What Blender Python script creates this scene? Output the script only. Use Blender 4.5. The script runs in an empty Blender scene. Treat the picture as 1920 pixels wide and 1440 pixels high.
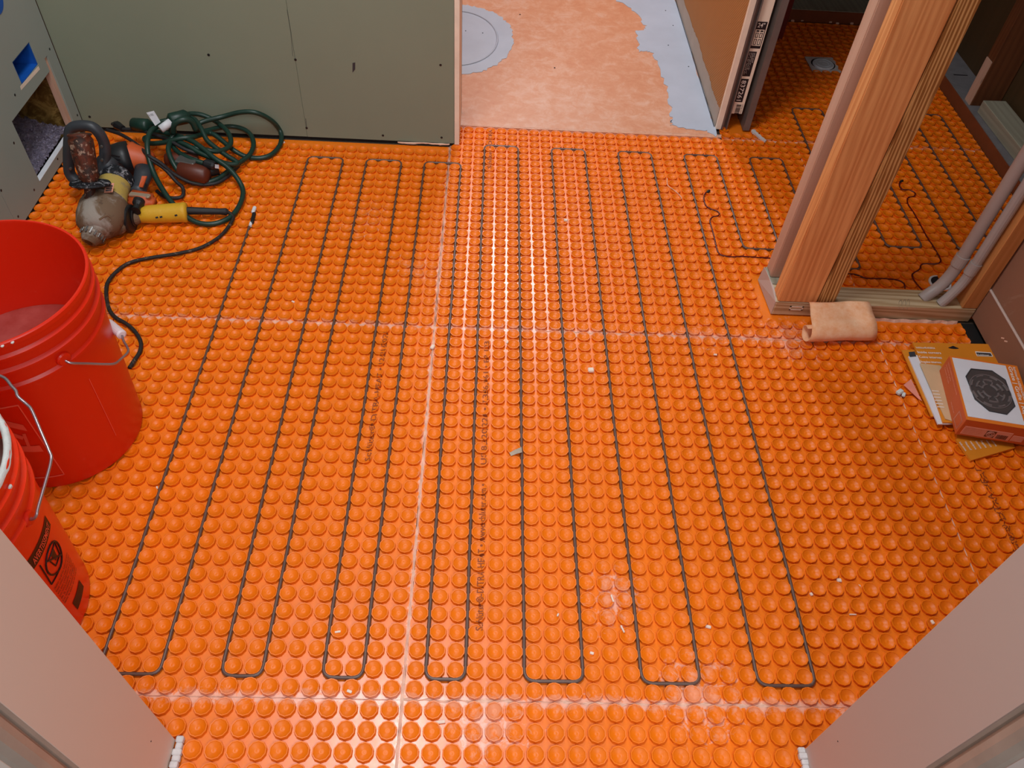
import bpy, bmesh, math, random
import numpy as np
from mathutils import Vector, Matrix
random.seed(7)
SC = bpy.context.scene
COL = SC.collection
# ------------------------------------------------------------------ camera
FPX, PIT, ROL, YAW = 1501.664, 0.85500, 0.08110, 0.06300
CAM = Vector((0.0671, -0.4318, 1.2303))
sp, cp, sy, cy = math.sin(PIT), math.cos(PIT), math.sin(YAW), math.cos(YAW)
fw = Vector((sy*cp, cy*cp, -sp)); rt = Vector((cy, -sy, 0)); up = rt.cross(fw)
RR = rt*math.cos(ROL) + up*math.sin(ROL); UU = up*math.cos(ROL) - rt*math.sin(ROL)
cam_d = bpy.data.cameras.new('camera'); cam = bpy.data.objects.new('camera', cam_d); COL.objects.link(cam)
cam_d.sensor_width = 36; cam_d.lens = FPX/1920*36; cam_d.clip_start = 0.02; cam_d.clip_end = 50
m = Matrix((RR, UU, -fw)).transposed().to_4x4(); m.translation = CAM; cam.matrix_world = m
SC.camera = cam
def ray(x, y): return fw + RR*((x-960)/FPX) - UU*((y-720)/FPX)
def P(x, y, z=0.0):                      # point at height z seen at pixel x, y
    d = ray(x, y); return CAM + d*((z-CAM.z)/d.z)
def PX(x, y, v): d = ray(x, y); return CAM + d*((v-CAM.x)/d.x)
def PY(x, y, v): d = ray(x, y); return CAM + d*((v-CAM.y)/d.y)
# ------------------------------------------------------------------ world, lamps, exposure
W = bpy.data.worlds.new('world'); SC.world = W; W.use_nodes = True
bg = W.node_tree.nodes['Background']; bg.inputs[0].default_value = (0.90, 0.93, 1.0, 1); bg.inputs[1].default_value = 0.42
def area(name, loc, target, sx, sy_, power, col):
    d = bpy.data.lights.new(name, 'AREA'); d.shape = 'RECTANGLE'; d.size = sx; d.size_y = sy_; d.energy = power; d.color = col
    o = bpy.data.objects.new(name, d); COL.objects.link(o); o.location = loc
    o.rotation_euler = (Vector(target)-Vector(loc)).to_track_quat('-Z', 'Y').to_euler(); return o
area('shower_room_light', (0.22, 3.55, 2.30), (0.22, 2.4, 0), 0.50, 0.60, 30, (0.84, 0.91, 1.0))
area('room_ceiling_light', (-0.25, 0.62, 2.38), (-0.10, 0.62, 0), 0.6, 0.5, 19, (0.92, 0.96, 1.0))
area('hall_fill_light', (0.70, -1.30, 2.30), (0.15, 0.1, 0), 1.0, 0.8, 15, (0.93, 0.97, 1.0))  # added fill behind the camera, brightens the doorway floor, returns and posts
SC.view_settings.view_transform = 'Standard'; SC.view_settings.look = 'None'
SC.view_settings.exposure = 0.50; SC.view_settings.gamma = 1.0; SC.view_settings.use_curve_mapping = False

# ------------------------------------------------------------------ materials
def lin(c):
    return tuple((v/255/12.92 if v/255 <= .04045 else ((v/255+.055)/1.055)**2.4) for v in c)
class NT:
    def __init__(s, name, rough=.5, metal=0, spec=.5):
        s.m = bpy.data.materials.new(name); s.m.use_nodes = True; s.t = s.m.node_tree
        s.b = s.t.nodes['Principled BSDF']; s.b.inputs['Roughness'].default_value = rough
        s.b.inputs['Metallic'].default_value = metal; s.b.inputs['Specular IOR Level'].default_value = spec
    def n(s, typ, **kw):
        o = s.t.nodes.new(typ)
        for k, v in kw.items():
            if k in o.inputs.keys(): o.inputs[k].default_value = v
            else: setattr(o, k, v)
        return o
    def l(s, a, b): s.t.links.new(a, b)
    def math(s, op, a, b=None, clamp=False):
        o = s.t.nodes.new('ShaderNodeMath'); o.operation = op; o.use_clamp = clamp
        for i, v in enumerate((a, b)):
            if v is None: continue
            if isinstance(v, (int, float)): o.inputs[i].default_value = v
            else: s.l(v, o.inputs[i])
        return o.outputs[0]
    def coord(s, scale=(1, 1, 1), world=False):
        mp = s.n('ShaderNodeMapping'); mp.inputs['Scale'].default_value = scale
        if world: s.l(s.n('ShaderNodeNewGeometry').outputs['Position'], mp.inputs[0])
        else: s.l(s.n('ShaderNodeTexCoord').outputs['Object'], mp.inputs[0])
        return mp.outputs[0]
    def noise(s, vec, scale, detail=4, rough=.6, dist=0):
        o = s.n('ShaderNodeTexNoise'); o.inputs['Scale'].default_value = scale; o.inputs['Detail'].default_value = detail
        o.inputs['Roughness'].default_value = rough; o.inputs['Distortion'].default_value = dist
        s.l(vec, o.inputs['Vector']); return o.outputs['Fac']
    def ramp(s, fac, stops):
        o = s.n('ShaderNodeValToRGB'); e = o.color_ramp.elements
        while len(e) < len(stops): e.new(.5)
        for k, (p, c) in enumerate(stops):
            e[k].position = p; e[k].color = (*c, 1) if len(c) == 3 else c
        s.l(fac, o.inputs[0]); return o.outputs[0]
    def mix(s, fac, a, b):
        o = s.n('ShaderNodeMix'); o.data_type = 'RGBA'
        for i, v in ((0, fac), (6, a), (7, b)):
            if isinstance(v, (int, float)): o.inputs[i].default_value = v
            elif isinstance(v, tuple): o.inputs[i].default_value = (*v[:3], 1)
            else: s.l(v, o.inputs[i])
        return o.outputs[2]
    def bump(s, h, strength=.3, dist=.002):
        o = s.n('ShaderNodeBump'); o.inputs['Strength'].default_value = strength; o.inputs['Distance'].default_value = dist
        s.l(h, o.inputs['Height']); s.l(o.outputs[0], s.b.inputs['Normal'])
    def col(s, v):
        if isinstance(v, tuple): s.b.inputs['Base Color'].default_value = (*v[:3], 1)
        else: s.l(v, s.b.inputs['Base Color'])
G0 = (0, 0, 0); G1 = (1, 1, 1)
def plain(name, c, rough=.5, metal=0, var=.12, scale=25, bump=0, spec=.5, world=True):
    k = NT(name, rough, metal, spec); c = lin(c); v = k.coord(world=world)
    n = k.noise(v, scale)
    k.col(k.ramp(n, [(.25, tuple(x*(1-var) for x in c)), (.75, tuple(min(1, x*(1+var)) for x in c))]))
    if bump: k.bump(k.noise(v, scale*6), bump, .001)
    return k.m
def splat(name, c, c2, cover=.5, scale=18, rough=.7, spec=.3, c3=None, metal=0):
    k = NT(name, rough, metal, spec); v = k.coord(world=True)
    n = k.noise(v, scale, 6, .7, .6)
    f = k.ramp(n, [(1-cover-.06, G0), (1-cover+.06, G1)])
    a = k.mix(f, lin(c), lin(c2))
    if c3: a = k.mix(k.ramp(k.noise(v, scale*2.3, 4), [(.56, G0), (.62, G1)]), a, lin(c3))
    k.col(a); k.bump(n, .5, .003); return k.m
def wood(name, dark, light, axis='Z', ringscale=1.0, rough=.6, knots=True, contrast=1.0, off=(0, 0, 0)):
    k = NT(name, rough, 0, .3)
    st = {'Z': (1, 1, .045), 'X': (.045, 1, 1), 'Y': (1, .045, 1)}[axis]
    v = k.coord(st, world=True)
    ad = k.n('ShaderNodeVectorMath', operation='ADD'); k.l(v, ad.inputs[0]); ad.inputs[1].default_value = off; v = ad.outputs[0]
    n1 = k.noise(v, 16, 3, .5, 1.2)
    w = k.n('ShaderNodeTexWave'); w.inputs['Scale'].default_value = 26*ringscale; w.inputs['Distortion'].default_value = 9 if ringscale < 2 else 6
    w.inputs['Detail'].default_value = 3; w.inputs['Detail Scale'].default_value = .8; w.bands_direction = 'DIAGONAL'; k.l(v, w.inputs[0])
    fine = k.noise(v, 320, 3, .6)
    f = k.math('ADD', k.math('MULTIPLY', w.outputs['Fac'], .45*contrast), k.math('ADD', k.math('MULTIPLY', n1, .5), k.math('MULTIPLY', fine, .35)))
    c = k.ramp(f, [(.25, lin(light)), (.62, tuple((a+b)/2 for a, b in zip(lin(dark), lin(light)))), (1.0, lin(dark))])
    if knots:
        st2 = {'Z': (1, 1, .38), 'X': (.38, 1, 1), 'Y': (1, .38, 1)}[axis]
        vo = k.n('ShaderNodeTexVoronoi'); vo.inputs['Scale'].default_value = 13; k.l(k.coord(st2, world=True), vo.inputs['Vector'])
        kn = k.ramp(vo.outputs['Distance'], [(.045, G1), (.085, G0)])
        c = k.mix(k.math('MULTIPLY', kn, .8), c, lin((70, 32, 14)))
    k.col(c); k.bump(fine, .12, .0005); return k.m

def membrane_mat(name, base, rough=.18, spec=.55, dust=.75):
    k = NT(name, .34, 0, spec); v = k.coord(world=True)
    b = lin(base)
    n = k.noise(v, 9, 3)
    c = k.ramp(n, [(.3, tuple(x*.93 for x in b)), (.7, b)])
    sep = k.n('ShaderNodeSeparateXYZ'); k.l(v, sep.inputs[0]); X, Y = sep.outputs[0], sep.outputs[1]
    def band(co, at, w): return k.math('SUBTRACT', 1, k.math('DIVIDE', k.math('ABSOLUTE', k.math('SUBTRACT', co, at)), w), True)
    msk = band(Y, 0, .022)
    msk = k.math('MAXIMUM', msk, band(Y, .793, .018)); msk = k.math('MAXIMUM', msk, k.math('MULTIPLY', band(Y, 1.586, .016), .9))
    msk = k.math('MAXIMUM', msk, k.math('MULTIPLY', band(X, -.033, .013), .8))
    for (x, y, r, s) in DUST:
        d = k.n('ShaderNodeVectorMath', operation='DISTANCE'); k.l(v, d.inputs[0]); d.inputs[1].default_value = (x, y, 0)
        msk = k.math('MAXIMUM', msk, k.math('MULTIPLY', k.math('SUBTRACT', 1, k.math('DIVIDE', d.outputs[1], r), True), s))
    n2 = k.noise(v, 60, 5, .7, .8); n3 = k.noise(v, 7, 2)
    f = k.math('ADD', k.math('MULTIPLY', msk, .42), k.math('ADD', n2, k.math('MULTIPLY', n3, .30)))
    f = k.ramp(f, [(.87, G0), (1.07, (dust, dust, dust))])
    c = k.mix(f, c, lin((238, 190, 170)))
    k.col(c); k.l(k.math('ADD', k.math('MULTIPLY', k.noise(v, 40, 4), .18), rough), k.b.inputs['Roughness'])
    return k.m
DUST = [(.74, .80, .13, .75), (.42, .02, .12, .9), (.30, .17, .10, .8), (.10, -.03, .10, .9), (-.23, 1.15, .22, .45),
        (-.10, .98, .14, .5), (-.72, .82, .12, .5), (.55, .80, .12, .6), (.20, .80, .10, .45), (1.13, .85, .05, .3)]
M = {}
M['membrane_flat'] = membrane_mat('orange_membrane_fleece', (246, 126, 26))
M['membrane_stud'] = membrane_mat('orange_membrane_plastic', (245, 120, 6), .34, .38, .30)
M['mortar'] = plain('pale_mortar', (236, 196, 172), .8, var=.2, scale=60, bump=.5)
M['mortar_white'] = plain('white_mortar', (214, 206, 204), .8, var=.15, scale=70, bump=.6)
M['cable'] = plain('dark_cable_sheath', (98, 72, 62), .38, var=.15)
M['sensor'] = plain('dark_red_sensor_wire', (84, 8, 18), .35, var=.1)
M['black'] = plain('black_plastic', (24, 25, 28), .45, var=.2)
M['black_rubber'] = plain('black_rubber', (34, 32, 34), .6, var=.2)
M['charcoal'] = plain('charcoal_plastic', (52, 56, 62), .45, var=.15)
M['darkgap'] = plain('dark_gap', (18, 14, 12), .9)
M['subfloor'] = plain('plywood_subfloor', (66, 52, 40), .85, var=.25)
M['green_board'] = plain('green_drywall_paper', (132, 142, 122), .75, var=.04, scale=3)
M['green_board_left'] = plain('grey_green_drywall_paper', (148, 160, 152), .72, var=.05, scale=3)
M['brown_board'] = splat('dusty_drywall', (146, 104, 82), (158, 122, 102), .35, 9, .85, .2)
M['plaster_edge'] = plain('gypsum_edge', (240, 224, 204), .85, var=.08)
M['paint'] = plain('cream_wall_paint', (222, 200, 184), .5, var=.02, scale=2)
M['paint_shade'] = plain('taupe_shaded_paint', (196, 176, 166), .5, var=.02, scale=2)  # doorway paint darkened for the shaded right return; also colours taupe trim
M['metal_trim'] = plain('grey_metal_bead', (166, 150, 136), .38, 0, var=.1)
M['ceiling'] = plain('ceiling_paint', (225, 222, 215), .9)
M['kerdi_wall'] = None
def kerdi_wall():
    k = NT('tan_textured_membrane', .7, 0, .3); v = k.coord(world=True)
    w = k.n('ShaderNodeTexWave'); w.inputs['Scale'].default_value = 60; w.bands_direction = 'DIAGONAL'; k.l(v, w.inputs[0])
    n = k.noise(v, 14)
    c = k.mix(k.math('MULTIPLY', w.outputs['Fac'], .55), lin((184, 130, 70)), lin((158, 104, 52)))
    c = k.mix(k.math('MULTIPLY', n, .3), c, lin((150, 98, 52))); k.col(c); k.bump(w.outputs['Fac'], .4, .001); return k.m
M['kerdi_wall'] = kerdi_wall()
def kerdi_floor():
    k = NT('peach_fleece_membrane', .42, 0, .5); v = k.coord(world=True)
    n = k.noise(v, 20, 8, .8, .4); n2 = k.noise(v, 3.2, 2)
    f = k.math('ADD', k.math('MULTIPLY', n, .8), k.math('MULTIPLY', n2, .25))
    c = k.ramp(f, [(.36, lin((200, 128, 88))), (.50, lin((208, 144, 106))), (.66, lin((218, 172, 146)))])
    k.col(c); k.bump(n, .15, .001); return k.m
M['kerdi_floor'] = kerdi_floor()
M['sealant'] = plain('pale_blue_sealant', (174, 184, 198), .42, var=.07, scale=8, bump=.1)
M['sealant_wall'] = plain('grey_wall_sealant', (178, 166, 152), .7, var=.08, scale=14)
M['wood_post'] = wood('orange_fir', (192, 110, 52), (246, 184, 120), 'Z', 1.9, contrast=.55)
M['wood_rear'] = wood('pale_fir', (176, 134, 108), (216, 180, 158), 'Z', .5, contrast=.4, off=(3, 1, 0))
M['wood_grain'] = wood('bold_grain_fir', (150, 100, 50), (242, 198, 130), 'Z', 3.6, knots=False, contrast=1.5, off=(1, 2, 0))
M['wood_plate'] = wood('weathered_plate', (156, 120, 76), (222, 204, 168), 'X', 1.6, knots=False, contrast=.9)
M['wood_right'] = wood('amber_fir', (172, 106, 48), (212, 146, 88), 'Z', 1.4, contrast=.4, off=(5, 1, 0))
M['wood_dark'] = wood('dark_closet_fir', (70, 38, 20), (118, 70, 40), 'Z', 1.2, contrast=.5, off=(2, 4, 0))
M['wood_scrap'] = wood('grey_scrap_fir', (128, 124, 106), (170, 164, 144), 'Y', 1.2, contrast=.5)
M['sheathing'] = wood('dark_sheathing', (64, 48, 28), (84, 62, 38), 'Z', .6, contrast=.3, knots=False)
M['bounce_brown_edge'] = plain('bounce_tinted_curb_face', (128, 66, 30), .7, var=.1)  # orange bounce from the floor is put into this face colour
M['concrete'] = plain('grey_dusty_top', (120, 116, 118), .85, var=.15, scale=30)
M['galv'] = plain('galvanised_steel', (128, 122, 118), .45, .5, var=.1)
M['label_cream'] = plain('cream_label_board', (252, 236, 214), .6, var=.03)
M['ink'] = plain('black_ink', (26, 18, 24), .6, var=.05)
M['white_ink'] = plain('white_ink', (240, 232, 222), .6, var=.03)
M['bucket'] = None
def bucket_mat(name, c, rough, dust):
    k = NT(name, rough, 0, .5); v = k.coord(world=True); n = k.noise(v, 60, 6, .75)
    col = k.mix(k.ramp(n, [(.62-dust, G0), (.78, (.35, .35, .35))]), lin(c), lin((226, 120, 96)))
    k.col(col); k.b.inputs['Subsurface Weight'].default_value = .12; k.b.inputs['Subsurface Radius'].default_value = (.02, .004, .001)
    return k.m
M['bucket'] = bucket_mat('red_orange_polyethylene', (218, 36, 6), .36, 0)
M['bucket2'] = bucket_mat('dusty_red_orange_polyethylene', (236, 52, 18), .30, .08)
def water():
    k = NT('murky_wash_water', .06, 0, .6); k.col(k.ramp(k.noise(k.coord(world=True), 12), [(.3, lin((140, 44, 36))), (.7, lin((170, 84, 78)))])); return k.m
M['water'] = water()
M['dirty_water'] = plain('grey_dirty_water', (104, 78, 72), .12, var=.2, scale=12)
M['crust'] = plain('white_dried_crust', (212, 216, 214), .85, var=.08, scale=90, bump=.8)
M['wire'] = plain('zinc_wire', (170, 160, 168), .3, .8, var=.15)
M['grip_white'] = plain('white_plastic_grip', (226, 212, 216), .4)
M['gear'] = splat('mortar_covered_gear_housing', (112, 90, 70), (152, 142, 132), .47, 15, .75, .3, (92, 72, 56))
M['yellow_mud'] = splat('yellow_housing_with_mortar', (186, 160, 84), (138, 128, 112), .38, 20, .65, .3)
M['yellow'] = splat('scuffed_yellow_plastic', (216, 166, 40), (60, 46, 22), .28, 26, .5, .4)
M['rust'] = splat('rusty_handle_grip', (92, 40, 20), (48, 28, 20), .5, 40, .6, .4, (150, 122, 104))
M['white_splash'] = splat('black_collar_with_splashes', (22, 24, 30), (170, 170, 176), .40, 70, .6, .3)
M['orange_tool'] = plain('orange_tool_plastic', (204, 88, 40), .5, var=.12)
M['red_tool'] = plain('dark_red_tool_plastic', (92, 40, 24), .45, var=.2)
M['steel'] = plain('dull_steel', (120, 118, 116), .4, .7, var=.2)
M['green_cord'] = plain('dark_green_cord', (20, 52, 42), .42, var=.2)
M['dusty_cord'] = splat('dusty_black_cord', (42, 36, 34), (128, 104, 88), .36, 70, .6, .3)
M['tag'] = plain('white_paper_tag', (222, 224, 230), .6)
M['blue_box'] = plain('blue_pvc_box', (22, 86, 176), .4, var=.15)
M['foil'] = None
def foil():
    k = NT('crinkled_plastic_sheet', .10, .7, .8); v = k.coord(world=True); n = k.noise(v, 70, 5, .7, 2)
    k.col(k.ramp(n, [(.3, lin((110, 96, 124))), (.6, lin((190, 184, 204)))])); k.bump(n, 1, .01); return k.m  # violet reflections are put into the sheet's colour along the crinkles
M['foil'] = foil()
M['insul'] = splat('dark_cavity_insulation', (104, 76, 34), (160, 128, 70), .5, 24, .9, .1)
M['conduit'] = plain('grey_pvc_conduit', (172, 162, 158), .42, var=.05)
M['card_orange'] = plain('orange_card_pack', (222, 138, 34), .45, var=.05)
M['card_kraft'] = plain('beige_product_bag', (212, 180, 140), .5, var=.06)
M['box_orange'] = plain('orange_carton', (226, 122, 34), .5, var=.04)
M['box_side'] = plain('shaded_orange_carton', (206, 96, 44), .5, var=.05)  # carton orange darkened to carry the shading of its sides; reused for lettering
M['white_card'] = plain('white_card', (222, 224, 232), .5, var=.03)
M['pink_card'] = plain('pink_label', (232, 160, 136), .55, var=.04)
M['pink_paper'] = plain('pink_paper_scrap', (238, 150, 130), .7)
M['grate'] = plain('dark_grate', (72, 68, 68), .4, 0, var=.15)
M['grate_metal'] = plain('grate_metal', (120, 112, 112), .35, .2)
M['peach_roll'] = None
def roll_mat():
    k = NT('peach_fleece_offcut', .75, 0, .2); n = k.noise(k.coord(world=True), 60, 5, .7)
    k.col(k.ramp(n, [(.3, lin((244, 168, 118))), (.7, lin((255, 204, 164)))])); k.bump(n, .2, .001)
    k.b.inputs['Subsurface Weight'].default_value = .1; return k.m
M['peach_roll'] = roll_mat()
M['tape'] = plain('grey_foil_tape', (160, 142, 122), .45, .2)
M['chip'] = plain('pale_mortar_chip', (238, 214, 196), .8)
M['print'] = plain('faded_brown_print', (150, 66, 20), .7)
M['red_strip'] = plain('deep_red_board', (112, 26, 12), .6, var=.15)
M['drain'] = plain('grey_blue_drain', (214, 222, 230), .45, var=.1)
M['emboss'] = plain('faded_print_lines', (238, 96, 72), .5)
M['emboss_dark'] = plain('black_bucket_print', (40, 10, 8), .5)

# ------------------------------------------------------------------ object helpers
def origin_of(parent):
    v = Vector((0, 0, 0)); p = parent
    while p: v += p.location; p = p.parent
    return v
def obj(name, vf, mat, parent=None, label=None, cat=None, group=None, kind=None, smooth=False, at=None):
    vs, fs = vf[0], vf[1]
    me = bpy.data.meshes.new(name)
    if parent is not None: o0 = origin_of(parent); loc = Vector((0, 0, 0))
    else:
        a = np.array([tuple(v) for v in vs]); mn, mx = a.min(0), a.max(0)
        loc = Vector(at) if at is not None else Vector(((mn[0]+mx[0])/2, (mn[1]+mx[1])/2, mn[2])); o0 = loc
    me.from_pydata([tuple(Vector(v)-o0) for v in vs], [], fs)
    me.update()
    if smooth: me.polygons.foreach_set('use_smooth', [True]*len(me.polygons))
    me.materials.append(M[mat] if isinstance(mat, str) else mat)
    o = bpy.data.objects.new(name, me); COL.objects.link(o); o.location = loc if parent is None else (0, 0, 0)
    if parent is not None: o.parent = parent
    tag(o, label, cat, group, kind); return o
def tag(o, label=None, cat=None, group=None, kind=None):
    if label: o['label'] = label
    if cat: o['category'] = cat
    if group: o['group'] = group
    if kind: o['kind'] = kind
def empty(name, loc, label=None, cat=None, group=None, kind=None):
    o = bpy.data.objects.new(name, None); COL.objects.link(o); o.location = loc; o.empty_display_size = .05
    tag(o, label, cat, group, kind); return o
def join(*parts):
    V, F = [], []
    for v, f in parts:
        n = len(V); V += [tuple(x) for x in v]; F += [tuple(i+n for i in q) for q in f]
    return V, F
def xbox(x0, x1, y0, y1, z0, z1, bev=0.0, seg=1):
    return frame_box(Vector(((x0+x1)/2, (y0+y1)/2, (z0+z1)/2)), Vector((1, 0, 0)), Vector((0, 1, 0)), Vector((0, 0, 1)), x1-x0, y1-y0, z1-z0, bev, seg)
def frame_box(c, ax, ay, az, dx, dy, dz, bev=0.0, seg=1):
    bm = bmesh.new(); bmesh.ops.create_cube(bm, size=1)
    for v in bm.verts: v.co = Vector((v.co.x*dx, v.co.y*dy, v.co.z*dz))
    if bev: bmesh.ops.bevel(bm, geom=bm.edges[:], offset=bev, segments=seg, affect='EDGES')
    V = [c+ax*v.co.x+ay*v.co.y+az*v.co.z for v in bm.verts]; bm.verts.index_update()
    F = [tuple(v.index for v in f.verts) for f in bm.faces]; bm.free(); return V, F
def prism(poly, z0, z1):
    n = len(poly); V = [(x, y, z0) for x, y in poly]+[(x, y, z1) for x, y in poly]
    F = [tuple(range(n))[::-1], tuple(range(n, 2*n))]+[(i, (i+1) % n, n+(i+1) % n, n+i) for i in range(n)]
    return V, F
def slab(pts, t):                       # planar polygon (3-D points) thickened along its normal by t
    pts = [Vector(p) for p in pts]; nrm = Vector((0, 0, 0))
    for i in range(len(pts)): nrm += (pts[i]-pts[0]).cross(pts[(i+1) % len(pts)]-pts[0])
    nrm.normalize(); n = len(pts)
    V = pts+[p+nrm*t for p in pts]
    F = [tuple(range(n))[::-1], tuple(range(n, 2*n))]+[(i, (i+1) % n, n+(i+1) % n, n+i) for i in range(n)]
    return V, F
def basis(d):
    d = Vector(d).normalized(); a = Vector((0, 0, 1)) if abs(d.z) < .9 else Vector((1, 0, 0))
    u = d.cross(a).normalized(); return u, d.cross(u).normalized()
def lathe(p0, p1, prof, n=24, squash=1.0, ua=None):
    """prof: (t along p0-p1 in 0..1, radius)"""
    p0, p1 = Vector(p0), Vector(p1); d = p1-p0; u, w = basis(d)
    if ua: u = (Vector(ua)-d.normalized()*Vector(ua).dot(d.normalized())).normalized(); w = d.normalized().cross(u)
    V, F = [], []
    for t, r in prof:
        c = p0+d*t
        for k in range(n):
            a = 2*math.pi*k/n; V.append(c+(u*math.cos(a)+w*math.sin(a)*squash)*max(r, 1e-5))
    for i in range(len(prof)-1):
        for k in range(n):
            a, b = i*n+k, i*n+(k+1) % n; F.append((a, b, b+n, a+n))
    F.append(tuple(range(n))[::-1]); F.append(tuple(range((len(prof)-1)*n, len(prof)*n)))
    return V, F
def spline(pts, sub=6, closed=False):
    pts = [Vector(p) for p in pts]; n = len(pts); out = []
    for i in range(n if closed else n-1):
        p1, p2 = pts[i], pts[(i+1) % n]
        p0 = pts[i-1] if (i > 0 or closed) else p1*2-p2
        p3 = pts[(i+2) % n] if (i+2 < n or closed) else p2*2-p1
        for k in range(sub):
            t = k/sub
            out.append(.5*((2*p1)+(p2-p0)*t+(2*p0-5*p1+4*p2-p3)*t*t+(3*p1-p0-3*p2+p3)*t**3))
    if not closed: out.append(pts[-1])
    return out
def tube(path, r, n=8, closed=False):
    path = [Vector(p) for p in path]; V, F = [], []; N = len(path)
    pu = None
    for i, p in enumerate(path):
        a = path[(i+1) % N] if (i < N-1 or closed) else p; b = path[i-1] if (i > 0 or closed) else p
        d = (a-b); d = d.normalized() if d.length > 1e-9 else Vector((1, 0, 0))
        if pu is None: u, _ = basis(d)
        else: u = (pu-d*pu.dot(d)); u = u.normalized() if u.length > 1e-6 else basis(d)[0]
        pu = u; w = d.cross(u); rr = r(i/(N-1)) if callable(r) else r
        for k in range(n):
            an = 2*math.pi*k/n; V.append(p+(u*math.cos(an)+w*math.sin(an))*rr)
    for i in range(N if closed else N-1):
        for k in range(n):
            a, b = i*n+k, i*n+(k+1) % n; c, e = ((i+1) % N)*n+(k+1) % n, ((i+1) % N)*n+k; F.append((a, b, c, e))
    if not closed: F.append(tuple(range(n))[::-1]); F.append(tuple(range((N-1)*n, N*n)))
    return V, F
def rounded(path, r, seg=4):            # polyline with rounded corners
    path = [Vector(p) for p in path]; out = [path[0]]
    for i in range(1, len(path)-1):
        a, b, c = path[i-1], path[i], path[i+1]; d1 = (a-b); d2 = (c-b); q = min(r, d1.length*.49, d2.length*.49)
        s, e = b+d1.normalized()*q, b+d2.normalized()*q
        for k in range(seg+1):
            t = k/seg; out.append(s*(1-t)**2+b*2*t*(1-t)+e*t*t)
    out.append(path[-1]); return out
def text_geo(txt, org, ax, ay, size, bold=0.0, width=None, lift=None):
    """flat lettering: baseline starts at org, runs along ax, letters stand along ay, size = letter height in metres"""
    c = bpy.data.curves.new('t', 'FONT'); c.body = txt; c.size = 1; c.offset = bold; c.resolution_u = 2
    o = bpy.data.objects.new('t', c); COL.objects.link(o)
    dg = bpy.context.evaluated_depsgraph_get(); dg.update()
    me = bpy.data.meshes.new_from_object(o.evaluated_get(dg))
    vs = [v.co.copy() for v in me.vertices]; fs = [tuple(p.vertices) for p in me.polygons]
    bpy.data.objects.remove(o); bpy.data.curves.remove(c); bpy.data.meshes.remove(me)
    if not vs: return [(0, 0, 0)], []
    w = max(v.x for v in vs); s = size/.70; sx = (width/w) if width else s
    org, ax, ay = Vector(org), Vector(ax).normalized(), Vector(ay).normalized()
    return [org+ax*(v.x*sx)+ay*(v.y*s) for v in vs], fs
UP = Vector((0, 0, 1))

# ================================================================== SETTING
p = 0.0305; ZB, ZT = -0.0036, 0.0025; SH = 0.1345*p
floor = obj('floor', xbox(-1.30, 1.95, -1.9, 4.2, -.06, ZB-.0012), 'subfloor', kind='structure', label='dark plywood subfloor under the orange membrane')
# stud template: octagon-like moulded knob with a dished top
NS = 10
prof = [(.0126, ZB), (.0142, .0006), (.0138, ZT), (.0122, ZT-.0001), (.0114, ZT-.0012), (.0060, ZT-.0022), (.0052, ZT-.0029), (.0018, ZT-.0031)]
tv = []; tf = []; tsm = []
for r, z in prof:
    for k in range(NS):
        a = 2*math.pi*(k+.5)/NS; tv.append((r*math.cos(a), r*math.sin(a), z))
tv.append((0, 0, ZT-.0022))
for i in range(len(prof)-1):
    for k in range(NS):
        a, b = i*NS+k, i*NS+(k+1) % NS; tf.append((a, b, b+NS, a+NS)); tsm.append(i >= 4)
L = (len(prof)-1)*NS
tt = [(L+k, L+(k+1) % NS, len(tv)-1) for k in range(NS)]
tv = np.array(tv); tf = np.array(tf); tt = np.array(tt)
def stud_mesh(name, centers, parent):
    c = np.array(centers); n = len(c); nv = len(tv)
    V = (tv[None]+np.c_[c, np.zeros(n)][:, None]).reshape(-1, 3)
    off = (np.arange(n)*nv)[:, None, None]
    Q = (tf[None]+off).reshape(-1); T = (tt[None]+off).reshape(-1)
    me = bpy.data.meshes.new(name); me.vertices.add(len(V)); me.vertices.foreach_set('co', V.reshape(-1).astype(np.float32))
    loops = np.concatenate([Q, T]); me.loops.add(len(loops)); me.loops.foreach_set('vertex_index', loops.astype(np.int32))
    nq, nt = n*len(tf), n*len(tt)
    st = np.concatenate([np.arange(nq)*4, nq*4+np.arange(nt)*3]); tot = np.concatenate([np.full(nq, 4), np.full(nt, 3)])
    me.polygons.add(nq+nt); me.polygons.foreach_set('loop_start', st.astype(np.int32)); me.polygons.foreach_set('loop_total', tot.astype(np.int32))
    me.polygons.foreach_set('use_smooth', np.concatenate([np.tile(tsm, n), np.ones(nt, bool)]))
    me.update(calc_edges=True); me.materials.append(M['membrane_stud'])
    o = bpy.data.objects.new(name, me); COL.objects.link(o); o.parent = parent
    o.location = -origin_of(parent); o['kind'] = 'stuff'; return o
SHEETS = []   # (u0,u1,v0,v1,shift)
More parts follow.
